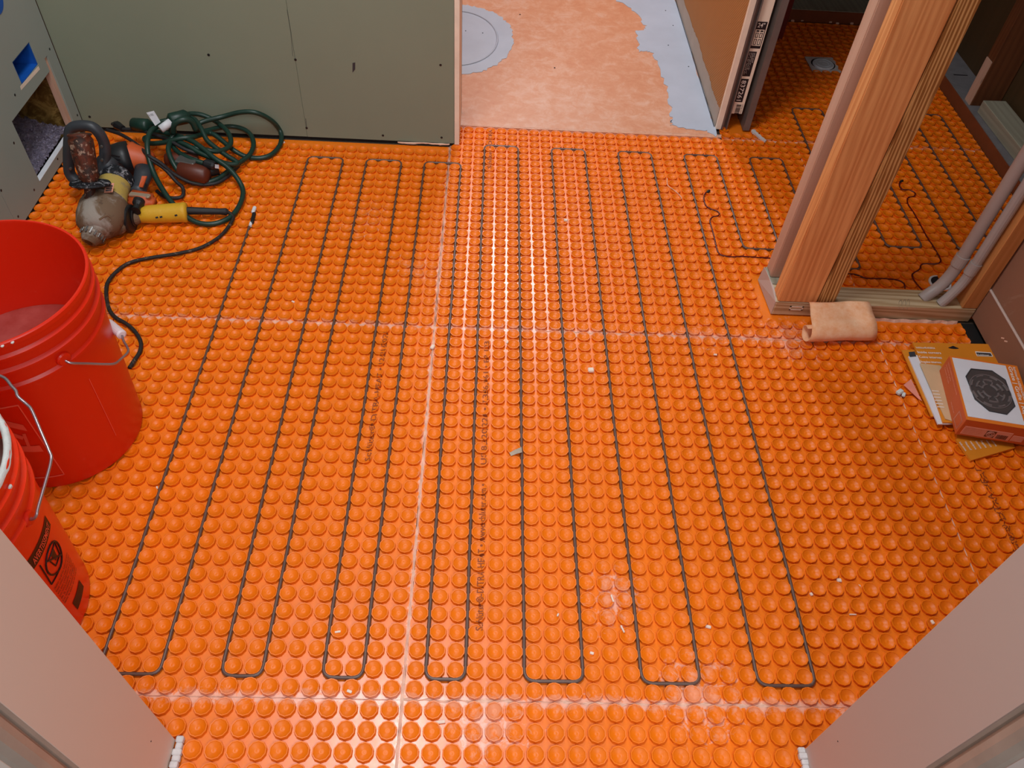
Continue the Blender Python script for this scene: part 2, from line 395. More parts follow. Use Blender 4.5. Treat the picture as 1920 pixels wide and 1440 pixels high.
def sheet(u0, u1, v0, v1, shift, clip, label):
    x0, x1, y0, y1 = u0*p-shift+.0002, u1*p-shift-.0002, v0*p+.0002, v1*p-.0002
    if clip.get('x0') is not None: x0 = max(x0, clip['x0'])
    if clip.get('x1') is not None: x1 = min(x1, clip['x1'])
    if clip.get('y1') is not None: y1 = min(y1, clip['y1'])
    if clip.get('y0') is not None: y0 = max(y0, clip['y0'])
    s = obj('membrane_sheet', xbox(x0, x1, y0, y1, ZB-.0011, ZB), 'membrane_flat', floor, label=label)
    cs = []
    for i in range(math.floor(u0), math.ceil(u1)):
        for j in range(math.floor(v0), math.ceil(v1)):
            x, y = (i+.5)*p-shift, (j+.5)*p
            if x-.009 < x0 or x+.009 > x1 or y-.009 < y0 or y+.009 > y1: continue
            if .715 < x < 1.20 and .860 < y < (.998 if x < .83 else .940): continue           # under the sill plate
            if .76 < x < .825 and y > 1.62: continue
            if (x-P(1762, 532).x)**2+(y-P(1762, 532).y)**2 < .028**2: continue
            if abs(x-DR.x) < .052 and abs(y-DR.y) < .052: continue
            cs.append((x, y))
    if cs: stud_mesh('moulded_studs', cs, s)
    SHEETS.append((x0, x1, y0, y1, shift)); return s
DR = P(1543, 121)
RW = 1.160
sheet(-1, 31, -8, 0, 0, {}, 'orange studded sheet at the doorway, right of the long seam')
sheet(-33, -1, -8, 0, SH, {}, 'orange studded sheet at the doorway, left of the long seam')
sheet(-1, 31, 0, 26, 0, {}, 'large central orange studded sheet in the foreground')
sheet(-33, -1, 0, 26, SH, {'x0': -1.005}, 'orange studded sheet under the two red buckets')
sheet(-1, 31, 26, 52, 0, {}, 'central orange studded sheet before the shower opening')
sheet(-33, -1, 26, 52, SH, {'x0': -1.005, 'y1': 1.486}, 'orange studded sheet under the pile of power tools')
sheet(31, 39, -8, 26, 0, {'x1': RW}, 'narrow orange studded sheet under the cartons')
sheet(31, 39, 26, 29, 0, {'x1': RW, 'y1': .868}, 'short orange studded strip in front of the sill plate')
sheet(31, 50, 29, 52, 0, {'y0': .87, 'x1': 1.498}, 'orange studded sheet in the closet behind the posts')
sheet(24, 50, 52, 78, 0, {'x0': .735, 'x1': 1.498, 'y1': 2.36}, 'orange studded sheet round the white drain in the closet')
def hsurf(x, y):
    for x0, x1, y0, y1, s in SHEETS:
        if x0 <= x <= x1 and y0 <= y <= y1:
            cx = (math.floor((x+s)/p)+.5)*p-s; cy_ = (math.floor(y/p)+.5)*p; r = math.hypot(x-cx, y-cy_)
            if r > .0141: return ZB
            for (ra, za), (rb, zb) in zip(prof[1:], prof[2:]):
                if rb <= r <= ra: return za+(zb-za)*(ra-r)/(ra-rb+1e-9)
            return ZT-.0030
    return 0
# printed lettering that follows the studs
def floor_print(txt, org, length, h, parent, name='printed_text'):
    vs, fs = text_geo(txt, (org[0], org[1], 0), (0, 1, 0), (-1, 0, 0), h, .012, width=length)
    bm = bmesh.new(); bv = [bm.verts.new(v) for v in vs]
    for f in fs:
        try: bm.faces.new([bv[i] for i in f])
        except ValueError: pass
    for _ in range(3):
        es = [e for e in bm.edges if e.calc_length() > .004]
        if not es: break
        bmesh.ops.subdivide_edges(bm, edges=es, cuts=1)
        bmesh.ops.triangulate(bm, faces=bm.faces[:])
    for v in bm.verts: v.co.z = hsurf(v.co.x, v.co.y)+.0006
    bm.verts.index_update(); V = [v.co.copy() for v in bm.verts]; F = [tuple(v.index for v in f.verts) for f in bm.faces]; bm.free()
    obj(name, (V, F), 'print', parent)
sh = [o for o in floor.children]
floor_print('Schlüter®-DITRA-HEAT • www.schluter.com •', (.0865, 3.6*p), 9.2*p, .0115, sh[2])
floor_print('US 8,220,221 • 7,386,961 • EP 123', (.086, 14.2*p), 10.5*p, .0105, sh[2])
floor_print('Schlüter®-DITRA-HEAT • 12/21/2021', (-4.25*p, 14.2*p), 11*p, .0105, sh[3])
floor_print('Schlüter • DITRA', (2.65*p, 45.5*p), 6.2*p, .010, sh[4])
floor_print('Schlüter®-DITRA-HEAT', (34.3*p, 8.2*p), 7*p, .011, sh[6])
# mortar in the joints: thin irregular ribbons
def ribbon(pts, w, z=ZB+.0006, jit=.3, h=.0018, seed=1):
    rnd = random.Random(seed); pts = [Vector((a, b, 0)) for a, b in pts]; V, F = [], []
    path = []
    for a, b in zip(pts, pts[1:]):
        n = max(2, int((b-a).length/.012)); path += [a.lerp(b, i/n) for i in range(n)]
    path.append(pts[-1]); d = (pts[-1]-pts[0]).normalized(); nn = Vector((-d.y, d.x, 0))
    for q in path:
        ww = w*(1+jit*rnd.uniform(-1, 1.4))/2; o = nn*rnd.uniform(-1, 1)*w*jit*.5; zz = z+h*rnd.uniform(.6, 1)
        V += [tuple(q+o-nn*ww+UP*(ZB-.0005)), tuple(q+o+UP*zz), tuple(q+o+nn*ww+UP*(ZB-.0005))]
    for i in range(len(path)-1):
        a = 3*i; F += [(a, a+3, a+4, a+1), (a+1, a+4, a+5, a+2)]
    return V, F
obj('seam_mortar', ribbon([(-.0325, -.13), (-.0325, .795)], .0052, jit=.35, seed=2), 'mortar', floor, 'pale mortar squeezed from the long seam')
obj('seam_mortar', ribbon([(-.0325, .79), (-.0325, 1.49)], .0034, seed=3), 'mortar', floor)
obj('seam_mortar', ribbon([(-.45, .0), (-.05, 0)], .0022, seed=4), 'mortar', floor)
obj('seam_mortar', ribbon([(-.03, 0), (.58, 0)], .0040, jit=.9, seed=5), 'mortar', floor)
obj('seam_mortar', ribbon([(-.99, .793), (.0, .793)], .0030, jit=.5, seed=6), 'mortar', floor)
obj('seam_mortar', ribbon([(.2, .793), (.86, .793)], .0032, jit=.9, seed=7), 'mortar', floor)
obj('seam_mortar', ribbon([(.9455, .02), (.9455, .79)], .0022, seed=8), 'mortar', floor)
obj('seam_mortar', ribbon([(.9455, .98), (.9455, 1.55)], .0016, seed=9), 'mortar', floor)
obj('seam_mortar', ribbon([(.94, .793), (1.03, .793)], .0016, seed=10), 'mortar', floor)
obj('seam_mortar', ribbon([(.75, 1.586), (1.49, 1.586)], .0030, jit=1.0, seed=11), 'mortar', floor)

# shower floor
fl = obj('shower_membrane', prism([(-.02, 1.586), (.722, 1.586), (.722, 4.1), (-.9, 4.1), (-.9, 1.62), (-.02, 1.62)], ZB-.001, ZT), 'kerdi_floor', floor, 'smooth peach fleece membrane on the shower floor')
obj('membrane_edge', ribbon([(-.015, 1.588), (.735, 1.600)], .007, ZT, .25, .0012, 21), 'mortar', floor, 'pale mortar line at the edge of the peach membrane')
def blob(pts, z0, z1, jit, seed, sub=6):
    rnd = random.Random(seed); q = spline([(a, b, 0) for a, b in pts], sub, True)
    return prism([(v.x+rnd.uniform(-jit, jit), v.y+rnd.uniform(-jit, jit)) for v in q], z0, z1)
obj('sealant_patch', blob([(.50, 2.47), (.560, 2.37), (.588, 2.24), (.556, 2.21), (.551, 2.08), (.592, 2.06), (.606, 1.90), (.607, 1.74), (.596, 1.665), (.601, 1.637), (.640, 1.622), (.690, 1.614), (.7215, 1.625), (.7215, 2.0), (.7215, 2.45), (.62, 2.56)], ZT-.001, ZT+.0012, .007, 5, 8), 'sealant', floor, 'pale blue-grey sealant strip along the shower wall')
dc = (-.045, 2.105)
ring = [(dc[0]+.185*math.cos(a)*(1+.03*math.sin(3*a)), dc[1]+.245*math.sin(a)*(1+.03*math.cos(2*a))) for a in [i*math.pi/9 for i in range(18)]]
obj('sealant_patch', blob(ring, ZT-.001, ZT+.0012, .0055, 6, 8), 'sealant', floor, 'round pale blue-grey sealant patch over the shower drain')
rr = [Vector((dc[0]+.135*math.cos(a), dc[1]+.185*math.sin(a), ZT+.0012)) for a in [i*math.pi/24 for i in range(48)]]
obj('sealant_ridge', tube(rr, .0035, 6, True), 'sealant', floor, smooth=True)
for (x, y) in [(905, 62), (873, 58), (1248, 20), (1262, 48), (1253, 85), (975, 27), (1291, 125), (1040, 127)]:
    q = P(x, y, ZT+.001); obj('speck', lathe(q, q+UP*.0012, [(0, .0026), (1, .0016)], 7), 'ink', floor)

# --- back wall
H = 2.42
wb = obj('wall_back', xbox(-1.03, -.045, 1.505, 1.64, ZB, H), 'wood_dark', kind='structure', label='green drywall wall behind the tools')
obj('drywall_panel', xbox(-1.006, -.418, 1.4905, 1.504, .006, H), 'green_board', wb)
obj('drywall_panel', xbox(-.4172, -.022, 1.490, 1.5035, .006, H), 'green_board', wb)
obj('drywall_panel', xbox(-.021, -.0085, 1.488, 1.66, .004, H), 'plaster_edge', wb, 'cream gypsum edge at the corner of the opening')
obj('drywall_panel', xbox(-.60, -.0085, 1.645, 1.66, .004, H), 'plaster_edge', wb)
obj('gap_shadow', xbox(-1.0, -.02, 1.493, 1.50, ZB, .006), 'darkgap', wb)
def screw(pos, nrm, parent, r=.0034):
    q = Vector(pos); n = Vector(nrm).normalized()
    obj('screw_head', join(lathe(q-n*.0006, q+n*.0006, [(0, r), (.8, r*.95), (1, r*.5)], 10)), 'black', parent)
for x, y in [(391, 103), (826, 122), (554, 112), (575, 240), (718, 254), (828, 258), (168, 219)]:
    screw(PY(x, y, 1.490), (0, -1, 0), wb)
for pts in ([(661, 118), (666, 117), (666, 130), (661, 136)],):
    obj('scuff_mark', slab([PY(x, y, 1.4899) for x, y in pts][::-1], .0004), 'charcoal', wb)
obj('scuff_mark', tube([PY(573, 222, 1.4896), PY(575, 238, 1.4896)], .0006, 5), 'charcoal', wb)
obj('scuff_mark', tube([PY(538, 18, 1.4903), PY(545, 60, 1.4903), PY(549, 105, 1.4903)], .0004, 5), 'charcoal', wb)
obj('paper_scrap', blob([(-.17, 1.487), (-.14, 1.482), (-.10, 1.487), (-.06, 1.484), (-.04, 1.489)], ZT, ZT+.003, .001, 9), 'mortar', floor)
# shower walls beyond
obj('wall_shower_left', xbox(-.93, -.90, 1.66, 4.1, ZB, H), 'kerdi_wall', kind='structure', label='shower wall left of the opening')
obj('wall_shower_far', xbox(-.93, 1.9, 4.1, 4.13, ZB, H), 'kerdi_wall', kind='structure', label='far shower wall')
# --- left wall with two cut-outs (plane x = -1.006 faces the room)
wl = obj('wall_left', xbox(-1.20, -1.15, -.065, 1.66, ZB, H), 'insul', kind='structure', label='grey-green drywall wall on the left')
XL = -1.006
def lwall(y0, y1, z0, z1): return xbox(XL-.0125, XL, y0, y1, z0, z1)
ya, yb = 1.298, 1.395
lower = [lwall(1.0535, 1.203, .006, .60), lwall(1.203, 1.430, .006, .033), lwall(1.203, 1.430, .193, .229), lwall(1.203, ya, .229, .284), lwall(yb, 1.430, .229, .284), lwall(1.203, 1.430, .284, .60), lwall(1.430, 1.446, .225, .60), lwall(1.446, 1.487, .010, .60), lwall(1.430, 1.446, .006, .045)]
obj('drywall_panel', join(*lower), 'green_board_left', wl, 'grey-green panel with two cut openings')
obj('drywall_panel', lwall(-.05, 1.0525, .006, .60), 'green_board_left', wl)
obj('drywall_panel', lwall(-.05, 1.487, .601, H), 'green_board_left', wl)
obj('gap_shadow', xbox(XL-.012, XL-.002, 1.4872, 1.4905, ZB, H), 'darkgap', wl)
obj('wood_sliver', xbox(XL-.016, XL-.004, 1.431, 1.4455, .045, .224), 'wood_rear', wl)
obj('cavity_lining', join(xbox(-1.15, -1.145, 1.15, 1.486, ZB, .7), xbox(-1.145, XL-.013, 1.446, 1.486, ZB, .7), xbox(-1.145, XL-.013, 1.10, 1.15, ZB, .7), xbox(-1.145, XL-.013, 1.15, 1.446, .205, .215)), 'insul', wl)
for k, (y0, z0) in enumerate([(1.22, .155), (1.22, .118)]):
    obj('blocking', xbox(-1.144, -1.115-.004*k, y0, y0+.11, z0, z0+.022), 'wood_rear', wl)
obj('blocking', xbox(-1.144, -1.11, 1.33, 1.352, .05, .19), 'wood_dark', wl)
rnd = random.Random(4); V = []; F = []; nx, ny = 26, 40
for i in range(nx+1):
    for j in range(ny+1):
        V.append((-1.145+.128*i/nx, 1.205+.225*j/ny, .037+.010*rnd.random()+.035*(1-i/nx)**2))
for i in range(nx):
    for j in range(ny): a = i*(ny+1)+j; F.append((a, a+1, a+ny+2, a+ny+1))
obj('plastic_sheet', (V, F), 'foil', wl, 'crinkled shiny plastic inside the lower opening')
obj('cut_edge', xbox(XL-.0125, XL+.0004, 1.204, 1.4445, .0328, .0340), 'tag', wl)
def ebox(y0, y1, z0, z1, dep):
    t = .002; x0 = XL-.012-dep
    return join(xbox(x0, x0+t, y0, y1, z0, z1), xbox(x0, XL-.001, y0, y0+t, z0, z1), xbox(x0, XL-.001, y1-t, y1, z0, z1), xbox(x0, XL-.001, y0, y1, z0, z0+t), xbox(x0, XL-.001, y0, y1, z1-t, z1))
e1 = obj('electrical_box', ebox(ya+.001, yb-.001, .2295, .2835, .05), 'blue_box', label='blue plastic outlet box set in the left wall above the large opening', cat='electrical box')
obj('wire_nut', lathe((-1.03, ya+.012, .262), (-1.03, ya+.024, .268), [(0, .004), (.4, .008), (1, .007)], 10), 'chip', e1)
obj('wire_nut', lathe((-1.035, ya+.010, .250), (-1.03, ya+.022, .250), [(0, .004), (.4, .007), (1, .006)], 10), 'rust', e1)
q = PX(3, 4, XL)
e2 = obj('electrical_box', lathe((XL-.001, q.y-.022, q.z+.018), (XL+.0008, q.y-.022, q.z+.018), [(0, .034), (1, .034)], 28), 'blue_box', label='second blue box at the top left corner of the picture', cat='electrical box')
obj('paper_sliver', slab([PX(38, 162, XL+.0003), PX(72, 124, XL+.0003), PX(75, 130, XL+.0003), PX(40, 169, XL+.0003)], .0005), 'plaster_edge', wl)
for x, y in [(93, 92), (28, 178), (26, 268), (64, 356), (108, 298), (34, 406), (145, 216), (2, 357)]:
    screw(PX(x, y, XL), (1, 0, 0), wl, .0032)
# --- right wall and room shell
wr = obj('wall_right', xbox(1.205, 1.24, -.065, .886, ZB, H), 'sheathing', kind='structure', label='brown dusty drywall wall on the right')
obj('drywall_panel', xbox(1.180, 1.193, -.05, .884, .013, .094), 'brown_board', wr, 'lower brown strip of drywall beside the cartons')
obj('drywall_panel', xbox(1.1835, 1.196, -.05, .884, .0965, H), 'brown_board', wr, 'upper brown drywall panel')
obj('gypsum_bead', xbox(1.1785, 1.184, -.05, .884, .0925, .0975, .0015), 'paint_shade', wr)
obj('gap_shadow', xbox(RW, 1.204, -.05, .866, ZB-.001, ZB+.001), 'darkgap', wr)
for x, y in [(1880, 634), (1886, 640)]:
    q = PX(x, y, 1.180); obj('mortar_smear', frame_box(q, Vector((1, 0, 0)), Vector((0, .8, -.6)), Vector((0, .6, .8)), .001, .010, .003, .0003), 'mortar', wr)
# doorway wall in the foreground: left and right returns
JL, JR, Y0, Y1 = -.350, .567, -.178, -.064
def casing(xa, s):    # s=+1: face towards +x
    wf = empty('wall_front_'+('left' if s > 0 else 'right'), (xa-s*.4, -.12, 0), kind='structure', label=('cream' if s > 0 else 'shade-toned cream')+' painted doorway return at the '+('left' if s > 0 else 'right'))
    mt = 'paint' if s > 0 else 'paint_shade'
    a, b = sorted((xa, xa-s*.95))
    obj('wall_body', xbox(a, b, Y0, Y1, .004, H, .0012), mt, wf)
    # rounded bead and groove on the near corner, then the hall side
    n = 10; path = []
    sec = [(0, 0), (-.0016, -.003), (-.0045, -.004), (-.0045, -.007), (.0005, -.009), (.0012, -.016), (-.001, -.024), (-.006, -.030), (-.011, -.033), (-.011, 0)]
    V = []; F = []
    for z in (.0, H):
        for dx, dy in sec: V.append((xa+s*dx, Y0+dy, z))
    k = len(sec); F = [tuple(range(k)), tuple(range(2*k-1, k-1, -1))]+[(i, (i+1) % k, k+(i+1) % k, k+i) for i in range(k)]
    obj('corner_bead', (V, F), 'metal_trim', wf, 'grey rounded metal corner bead', smooth=False)
    a, b = sorted((xa-s*.010, xa-s*.9))
    obj('wall_body', xbox(a, b, Y0-.033, Y0, .0, H), mt, wf)
    return wf
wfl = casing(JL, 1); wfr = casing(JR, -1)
for (x, y, pl, w) in [(283, 1390, JL, wfl), (1571, 1390, JR, wfr)]:
    q = PX(x, y, pl); s = 1 if pl < 0 else -1; obj('nail_hole', lathe(q-Vector((s*.0004, 0, 0)), q+Vector((s*.0004, 0, 0)), [(0, .0012), (1, .001)], 8), 'ink', w)
# mortar ridges at the feet of the returns
def ridge(name, pts, mat, par, seed, label):
    rnd = random.Random(seed); parts = []
    a, b = Vector(pts[0]), Vector(pts[1]); n = 7
    for i in range(n):
        q = a.lerp(b, (i+.5)/n); parts.append(frame_box(q+Vector((rnd.uniform(-.001, .001), 0, rnd.uniform(0, .003))), Vector((1, 0, 0)), Vector((0, 1, 0)), UP, .009+rnd.uniform(0, .004), (b-a).length/n*1.05, .008+rnd.uniform(0, .004), .0015))
    obj(name, join(*parts), mat, par, label)
ridge('mortar_ridge', [(JL+.007, -.060, .003), (JL+.007, -.120, .003)], 'mortar_white', wfl, 3, 'white mortar ridge at the foot of the left return')
ridge('mortar_ridge', [(JR-.004, -.062, .002), (JR-.004, -.120, .002)], 'mortar_white', wfr, 4, 'grey mortar ridge at the foot of the right return')
obj('ceiling', xbox(-1.3, 1.95, -.2, 4.2, 2.45, 2.50), 'ceiling', kind='structure')

# --- partition between shower and closet: pocket-door end
YE = 1.630
wp = obj('wall_partition', xbox(.7345, .749, 1.70, 4.1, ZB, H), 'wood_dark', kind='structure', label='shower side leaf of the partition holding the pocket door')
wp2 = obj('wall_closet_left', xbox(.804, .820, 1.70, 4.1, ZB, H), 'wood_dark', kind='structure', label='closet side leaf of the partition holding the pocket door')
obj('shower_panel', xbox(.7225, .7340, 1.6405, 4.1, .004, H), 'kerdi_wall', wp, 'tan textured membrane facing the shower')
hb = [(1.641, .060), (1.70, .056), (1.77, .055), (1.83, .061), (1.90, .056), (2.03, .062), (2.15, .057), (2.35, .056), (2.6, .06), (3.0, .06)]
rnd = random.Random(8); q = spline([(0, a, b) for a, b in hb], 8)
V = [(.7218, v.y, .0035) for v in q]+[(.7218, v.y, v.z+rnd.uniform(-.0025, .003)) for v in q]; n = len(q)
obj('sealant_band', (V, [(i, i+1, n+i+1, n+i) for i in range(n-1)]), 'sealant_wall', wp, 'grey sealant band along the foot of the wall')
obj('sealant_crease', tube([Vector((.7195, v.y, .005)) for v in q], .0012, 6), 'charcoal', wp)
obj('edge_strip', xbox(.7225, .7365, YE-.002, 1.640, .004, H), 'plaster_edge', wp, 'cream strip at the wall end')
obj('steel_channel', join(xbox(.7370, .7420, YE, 1.70, ZT, H), xbox(.7420, .7560, 1.645, 1.650, ZT, H), xbox(.7525, .7560, YE+.002, 1.70, ZT, H)), 'galv', wp, 'grey steel split stud')
obj('steel_channel', join(xbox(.8020, .8060, YE, 1.70, ZT, H), xbox(.8060, .8200, YE, YE+.004, ZT, H)), 'galv', wp2)
YL = 1.650
bl, br, bt1, bt0 = PY(1366, 222, YL), PY(1389, 222, YL), PY(1450, 0, YL), PY(1420, 0, YL)
lx0 = max((bl.x+bt0.x)/2+.002, .7575); lx1 = lx0+.0345
door = obj('pocket_door', xbox(lx0, lx1, YL, YL+.45, .042, 2.1, .0008), 'label_cream', label='cream pocket door edge with a printed 24 inch label inside the partition slot', cat='door')
def on_label(x0, x1, z0, z1): return xbox(lx0+x0*.0345, lx0+x1*.0345, YL-.0004, YL+.0002, z0, z1)
zz = lambda y: PY(1400, y, YL).z
z_bar0, z_bar1, zn0, zn1, zm0, zm1, zt0, zt1 = zz(214), zz(196), zz(192), zz(148), zz(143), zz(96), zz(90), zz(39)
obj('label_print', join(on_label(.10, .74, zn0, zn1), on_label(.10, .74, zm0, zm1)), 'ink', door, 'black number panel')
fr = (.10, .90)
zi0, zi1 = zz(85), zz(54)
obj('label_print', join(on_label(.10, .90, zi1, zt1), on_label(.10, .16, zt0, zi1), on_label(.84, .90, zt0, zi1), on_label(.10, .90, zt0, zi0)), 'ink', door, 'black frame with door pictograms')
YT = YL-.0007; xm = lambda f: lx0+f*.0345
obj('label_text', text_geo('24"', (xm(.20), YT, zi1+.006), (1, 0, 0), UP, (zt1-zi1)*.55, .01, width=.019), 'white_ink', door)
obj('label_text', text_geo('837261', (xm(.22), YT, zn1-.004), (0, 0, -1), (1, 0, 0), .0125, .01, width=(zn1-zn0)*.88), 'white_ink', door)
for k, t in enumerate(['24" x 80" FRAME KIT', 'STUD LENGTH 82-1/2"', 'OPENING 49" x 82"', 'SPLIT JAMB']):
    obj('label_text', text_geo(t, (xm(.18+.13*k), YT, zm1-.003), (0, 0, -1), (1, 0, 0), .0026, 0, width=(zm1-zm0)*(.9, .85, .7, .4)[k]), 'white_ink', door)
icons = []
for i, fx in enumerate((.24, .55)):
    for j, (a, b) in enumerate(((.06, .42), (.50, .80))):
        z0 = zi0+(zi1-zi0)*a; z1 = zi0+(zi1-zi0)*b; x0, x1 = fx, fx+.22; t = .05
        icons += [on_label(x0, x1, z0, z0+.0015), on_label(x0, x1, z1-.0015, z1), on_label(x0, x0+t, z0, z1), on_label(x1-t, x1, z0, z1)]
    icons += [on_label(fx, fx+.22, zi0+(zi1-zi0)*.86, zi0+(zi1-zi0)*.95)]
obj('label_print', join(*icons), 'ink', door)
bars = []; z = z_bar0
rnd = random.Random(5)
while z < z_bar1-.002:
    w = rnd.choice((.0008, .0015, .0022)); bars.append(on_label(.36, .74, z, z+w)); z += w+rnd.choice((.0009, .0014))
obj('label_print', join(*bars), 'ink', door, 'barcode')
obj('label_text', text_geo('0 83726 10024 5', (xm(.80), YT, z_bar1), (0, 0, -1), (1, 0, 0), .003, 0, width=z_bar1-z_bar0), 'ink', door)
obj('mortar_crumb', blob([(.826, 1.622), (.838, 1.60), (.852, 1.575), (.858, 1.58), (.845, 1.605), (.835, 1.632)], ZT-.001, ZT+.004, .002, 12), 'mortar_white', floor)
obj('upright_board', xbox(1.020, 1.050, 2.215, 2.235, ZB, H), 'red_strip', label='narrow deep red upright board at the back of the closet, beside the pocket door frame', cat='board')
# --- closet perimeter
CZ = .036
cb = obj('trim_1', xbox(1.500, 1.78, .90, 2.52, ZB, CZ-.002), 'bounce_brown_edge', kind='structure', label='ledge with a bounce-browned edge along the right side of the closet')
obj('ledge_top', xbox(1.502, 1.78, .90, 2.52, CZ-.002, CZ), 'concrete', cb, 'grey dusty top of the ledge')
obj('saw_kerf', xbox(1.53, 1.575, 1.955, 1.960, CZ, CZ+.0006), 'ink', cb)
cb2 = obj('trim_2', xbox(.83, 1.50, 2.365, 2.47, ZB, CZ), 'bounce_brown_edge', kind='structure', label='bounce-browned ledge across the back of the closet')
obj('ledge_top', xbox(.83, 1.50, 2.368, 2.47, CZ, CZ+.002), 'wood_scrap', cb2, 'grey-brown top of the back ledge')
for x, y in [(1475, 38), (1486, 39), (1504, 38), (1518, 37), (1528, 36), (1537, 37), (1549, 39), (1557, 41), (1570, 44), (1582, 41), (1597, 44)]:
    q = P(x, y, 0); obj('mortar_crumb', frame_box(q, Vector((1, 0, 0)), Vector((0, 1, 0)), UP, .012, .008, .007, .002), 'mortar', floor)
obj('wall_closet_right', xbox(1.60, 1.64, .90, 2.52, CZ, H), 'sheathing', kind='structure', label='dark sheathing at the right of the closet')
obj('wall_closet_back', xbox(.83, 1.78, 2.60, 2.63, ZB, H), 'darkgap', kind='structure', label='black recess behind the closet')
s1 = obj('wall_stud', xbox(1.512, 1.598, 1.772, 1.812, CZ, H, .001), 'wood_dark', label='dark knotty upright stud on the closet ledge', cat='stud')
obj('torn_edge', xbox(1.509, 1.5125, 1.775, 1.809, CZ, .17), 'wood_rear', s1)
obj('scrap_board', frame_box(Vector((1.559, 1.545, CZ+.0192)), Vector((.999, .03, 0)).normalized(), Vector((-.03, .999, 0)).normalized(), UP, .070, .385, .038, .0015), 'wood_scrap', label='short grey-green lumber offcut lying on the closet ledge', cat='lumber')
# --- closet drain
t0 = ZB
dr = obj('floor_drain', join(frame_box(DR+Vector((0, 0, -.001)), Vector((1, .03, 0)).normalized(), Vector((-.03, 1, 0)).normalized(), UP, .096, .098, .004, .0008)), 'mortar_white', label='round white floor drain plug in a square cut-out of the closet floor', cat='drain')
obj('drain_well', lathe(DR+UP*.0012, DR+UP*.002, [(0, .039), (1, .039)], 32), 'darkgap', dr)
dk = DR+Vector((-.002, -.006, 0))
obj('drain_plug', lathe(dk+UP*.001, dk+UP*.0075, [(0, .034), (.7, .0345), (1, .0325), (1, .029), (.86, .028), (.86, .022), (.97, .021), (.97, .016), (.85, .015), (.85, .003), (.95, 0)], 36), 'drain', dr, smooth=False)

# ================================================================== FRAMING POSTS
pl = obj('sill_plate', xbox(.722, 1.178, .871, .930, -.001, .038, .0015), 'wood_plate', label='weathered lumber sill plate lying on the floor between the posts and the right wall', cat='lumber')
obj('sill_plate', xbox(.722, .830, .9315, .990, -.001, .038, .0015), 'wood_scrap', label='short grey block carrying the pale rear post, behind the long sill plate', cat='lumber')
for k in range(3):
    x0 = 1.00+.009*k; obj('twine_scrap', tube(spline([(x0, .8705, .037), (x0+.004, .885, .0385), (x0+.012, .892+.002*k, .0388), (x0+.006, .874, .0384), (x0+.002, .8700, .030)], 4), .0004, 5), 'tape', pl)
a1, a2 = PY(1482, 574, .8705), PY(1504, 582, .8705)
def frame_rect(c0, c1, w, y):
    x0, x1, z0, z1 = c0.x, c1.x, c1.z, c0.z
    return join(xbox(x0, x1, y-.0006, y, z1-w, z1), xbox(x0, x1, y-.0006, y, z0, z0+w), xbox(x0, x0+w, y-.0006, y, z0, z1), xbox(x1-w, x1, y-.0006, y, z0, z1))
obj('torn_label', frame_rect(a1, a2, .003, .8706), 'plaster_edge', pl)
obj('mortar_smear', ribbon([(.87, .867), (1.15, .867)], .006, ZT, .5, .0015, 31), 'mortar', floor)
obj('wall_stud', xbox(.724, .8115, .871, .909, .0385, 2.42, .0022, 2), 'wood_post', label='broad orange-brown front post of the corner assembly, flat side to the room', cat='stud')
obj('wall_stud', xbox(.8135, .8515, .871, .9290, .0385, 2.42, .0022, 2), 'wood_grain', label='yellow bold-grained edge-on post right of the broad orange one', cat='stud')
obj('wall_stud', xbox(.7245, .8115, .9520, .9890, .0385, 2.42, .002, 2), 'wood_rear', label='pale rear post behind the broad orange one', cat='stud')
obj('wall_stud', xbox(1.1435, 1.179, .872, .928, .0385, 2.42, .0015), 'wood_right', label='amber post against the right wall beside the grey conduits', cat='stud')
# grey torn strip on the end of the plate
V = [(.7205, .872, -.001), (.7195, .900, -.001), (.7190, .940, -.001), (.7195, .972, -.001), (.7205, .873, .036), (.7225, .893, .040), (.7235, .915, .0415), (.721, .940, .040), (.7175, .966, .043), (.7155, .982, .043), (.7135, .985, .001)]
obj('end_flashing', slab([V[0], V[4], V[5], V[6], V[7], V[8], V[9], V[10], V[3]], -.0012), 'paint_shade', label='grey torn strip standing against the end of the sill plate', cat='strip')
# conduits
c_r = .0135
h0 = P(1740, 553, .038)
cpath = spline([(1.066, .904, .034), (1.076, .907, .046), (1.096, .913, .068), (1.109, .918, .102), (1.112, .920, .150), (1.112, .920, .2), (1.112, .920, .5), (1.112, .920, 2.42)], 6)
cd = obj('electrical_conduit', tube(cpath, c_r, 18), 'conduit', label='thicker grey plastic conduit on the left of the pair', cat='conduit', smooth=True)
obj('coupling', lathe((1.1105, .919, .122), (1.112, .920, .150), [(0, c_r+.0002), (.05, c_r+.0018), (.97, c_r+.0020), (1, c_r)], 20), 'conduit', cd)
V2 = [(1.100, .886, .037), (1.112, .888, .06), (1.127, .893, .10)]+[(1.131, .896, .15+.02*k) for k in range(3)]
p2 = spline(V2, 5)+[Vector((1.131, .896, z)) for z in np.arange(.195, 2.4, .05)]
cd2 = obj('electrical_conduit', tube(p2, lambda t, n=[0]: (n.__setitem__(0, n[0]+1) or (.0112 if n[0] % 3 == 0 else .0112)), 14), 'conduit', label='thinner grey conduit on the right, against the amber post', cat='conduit')
obj('coupling', lathe((1.129, .895, .12), (1.131, .896, .150), [(0, .0113), (.05, .013), (1, .013)], 20), 'conduit', cd2)
hq = P(1762, 531, ZB)
obj('floor_hole', join(lathe(hq, hq+UP*.0022, [(0, .0265), (1, .0262)], 26)), 'mortar_white', floor, 'pale rimmed hole in the membrane behind the sill plate')
obj('floor_hole_shadow', lathe(hq+UP*.0022, hq+UP*.0028, [(0, .0215), (1, .0215)], 26), 'ink', floor)

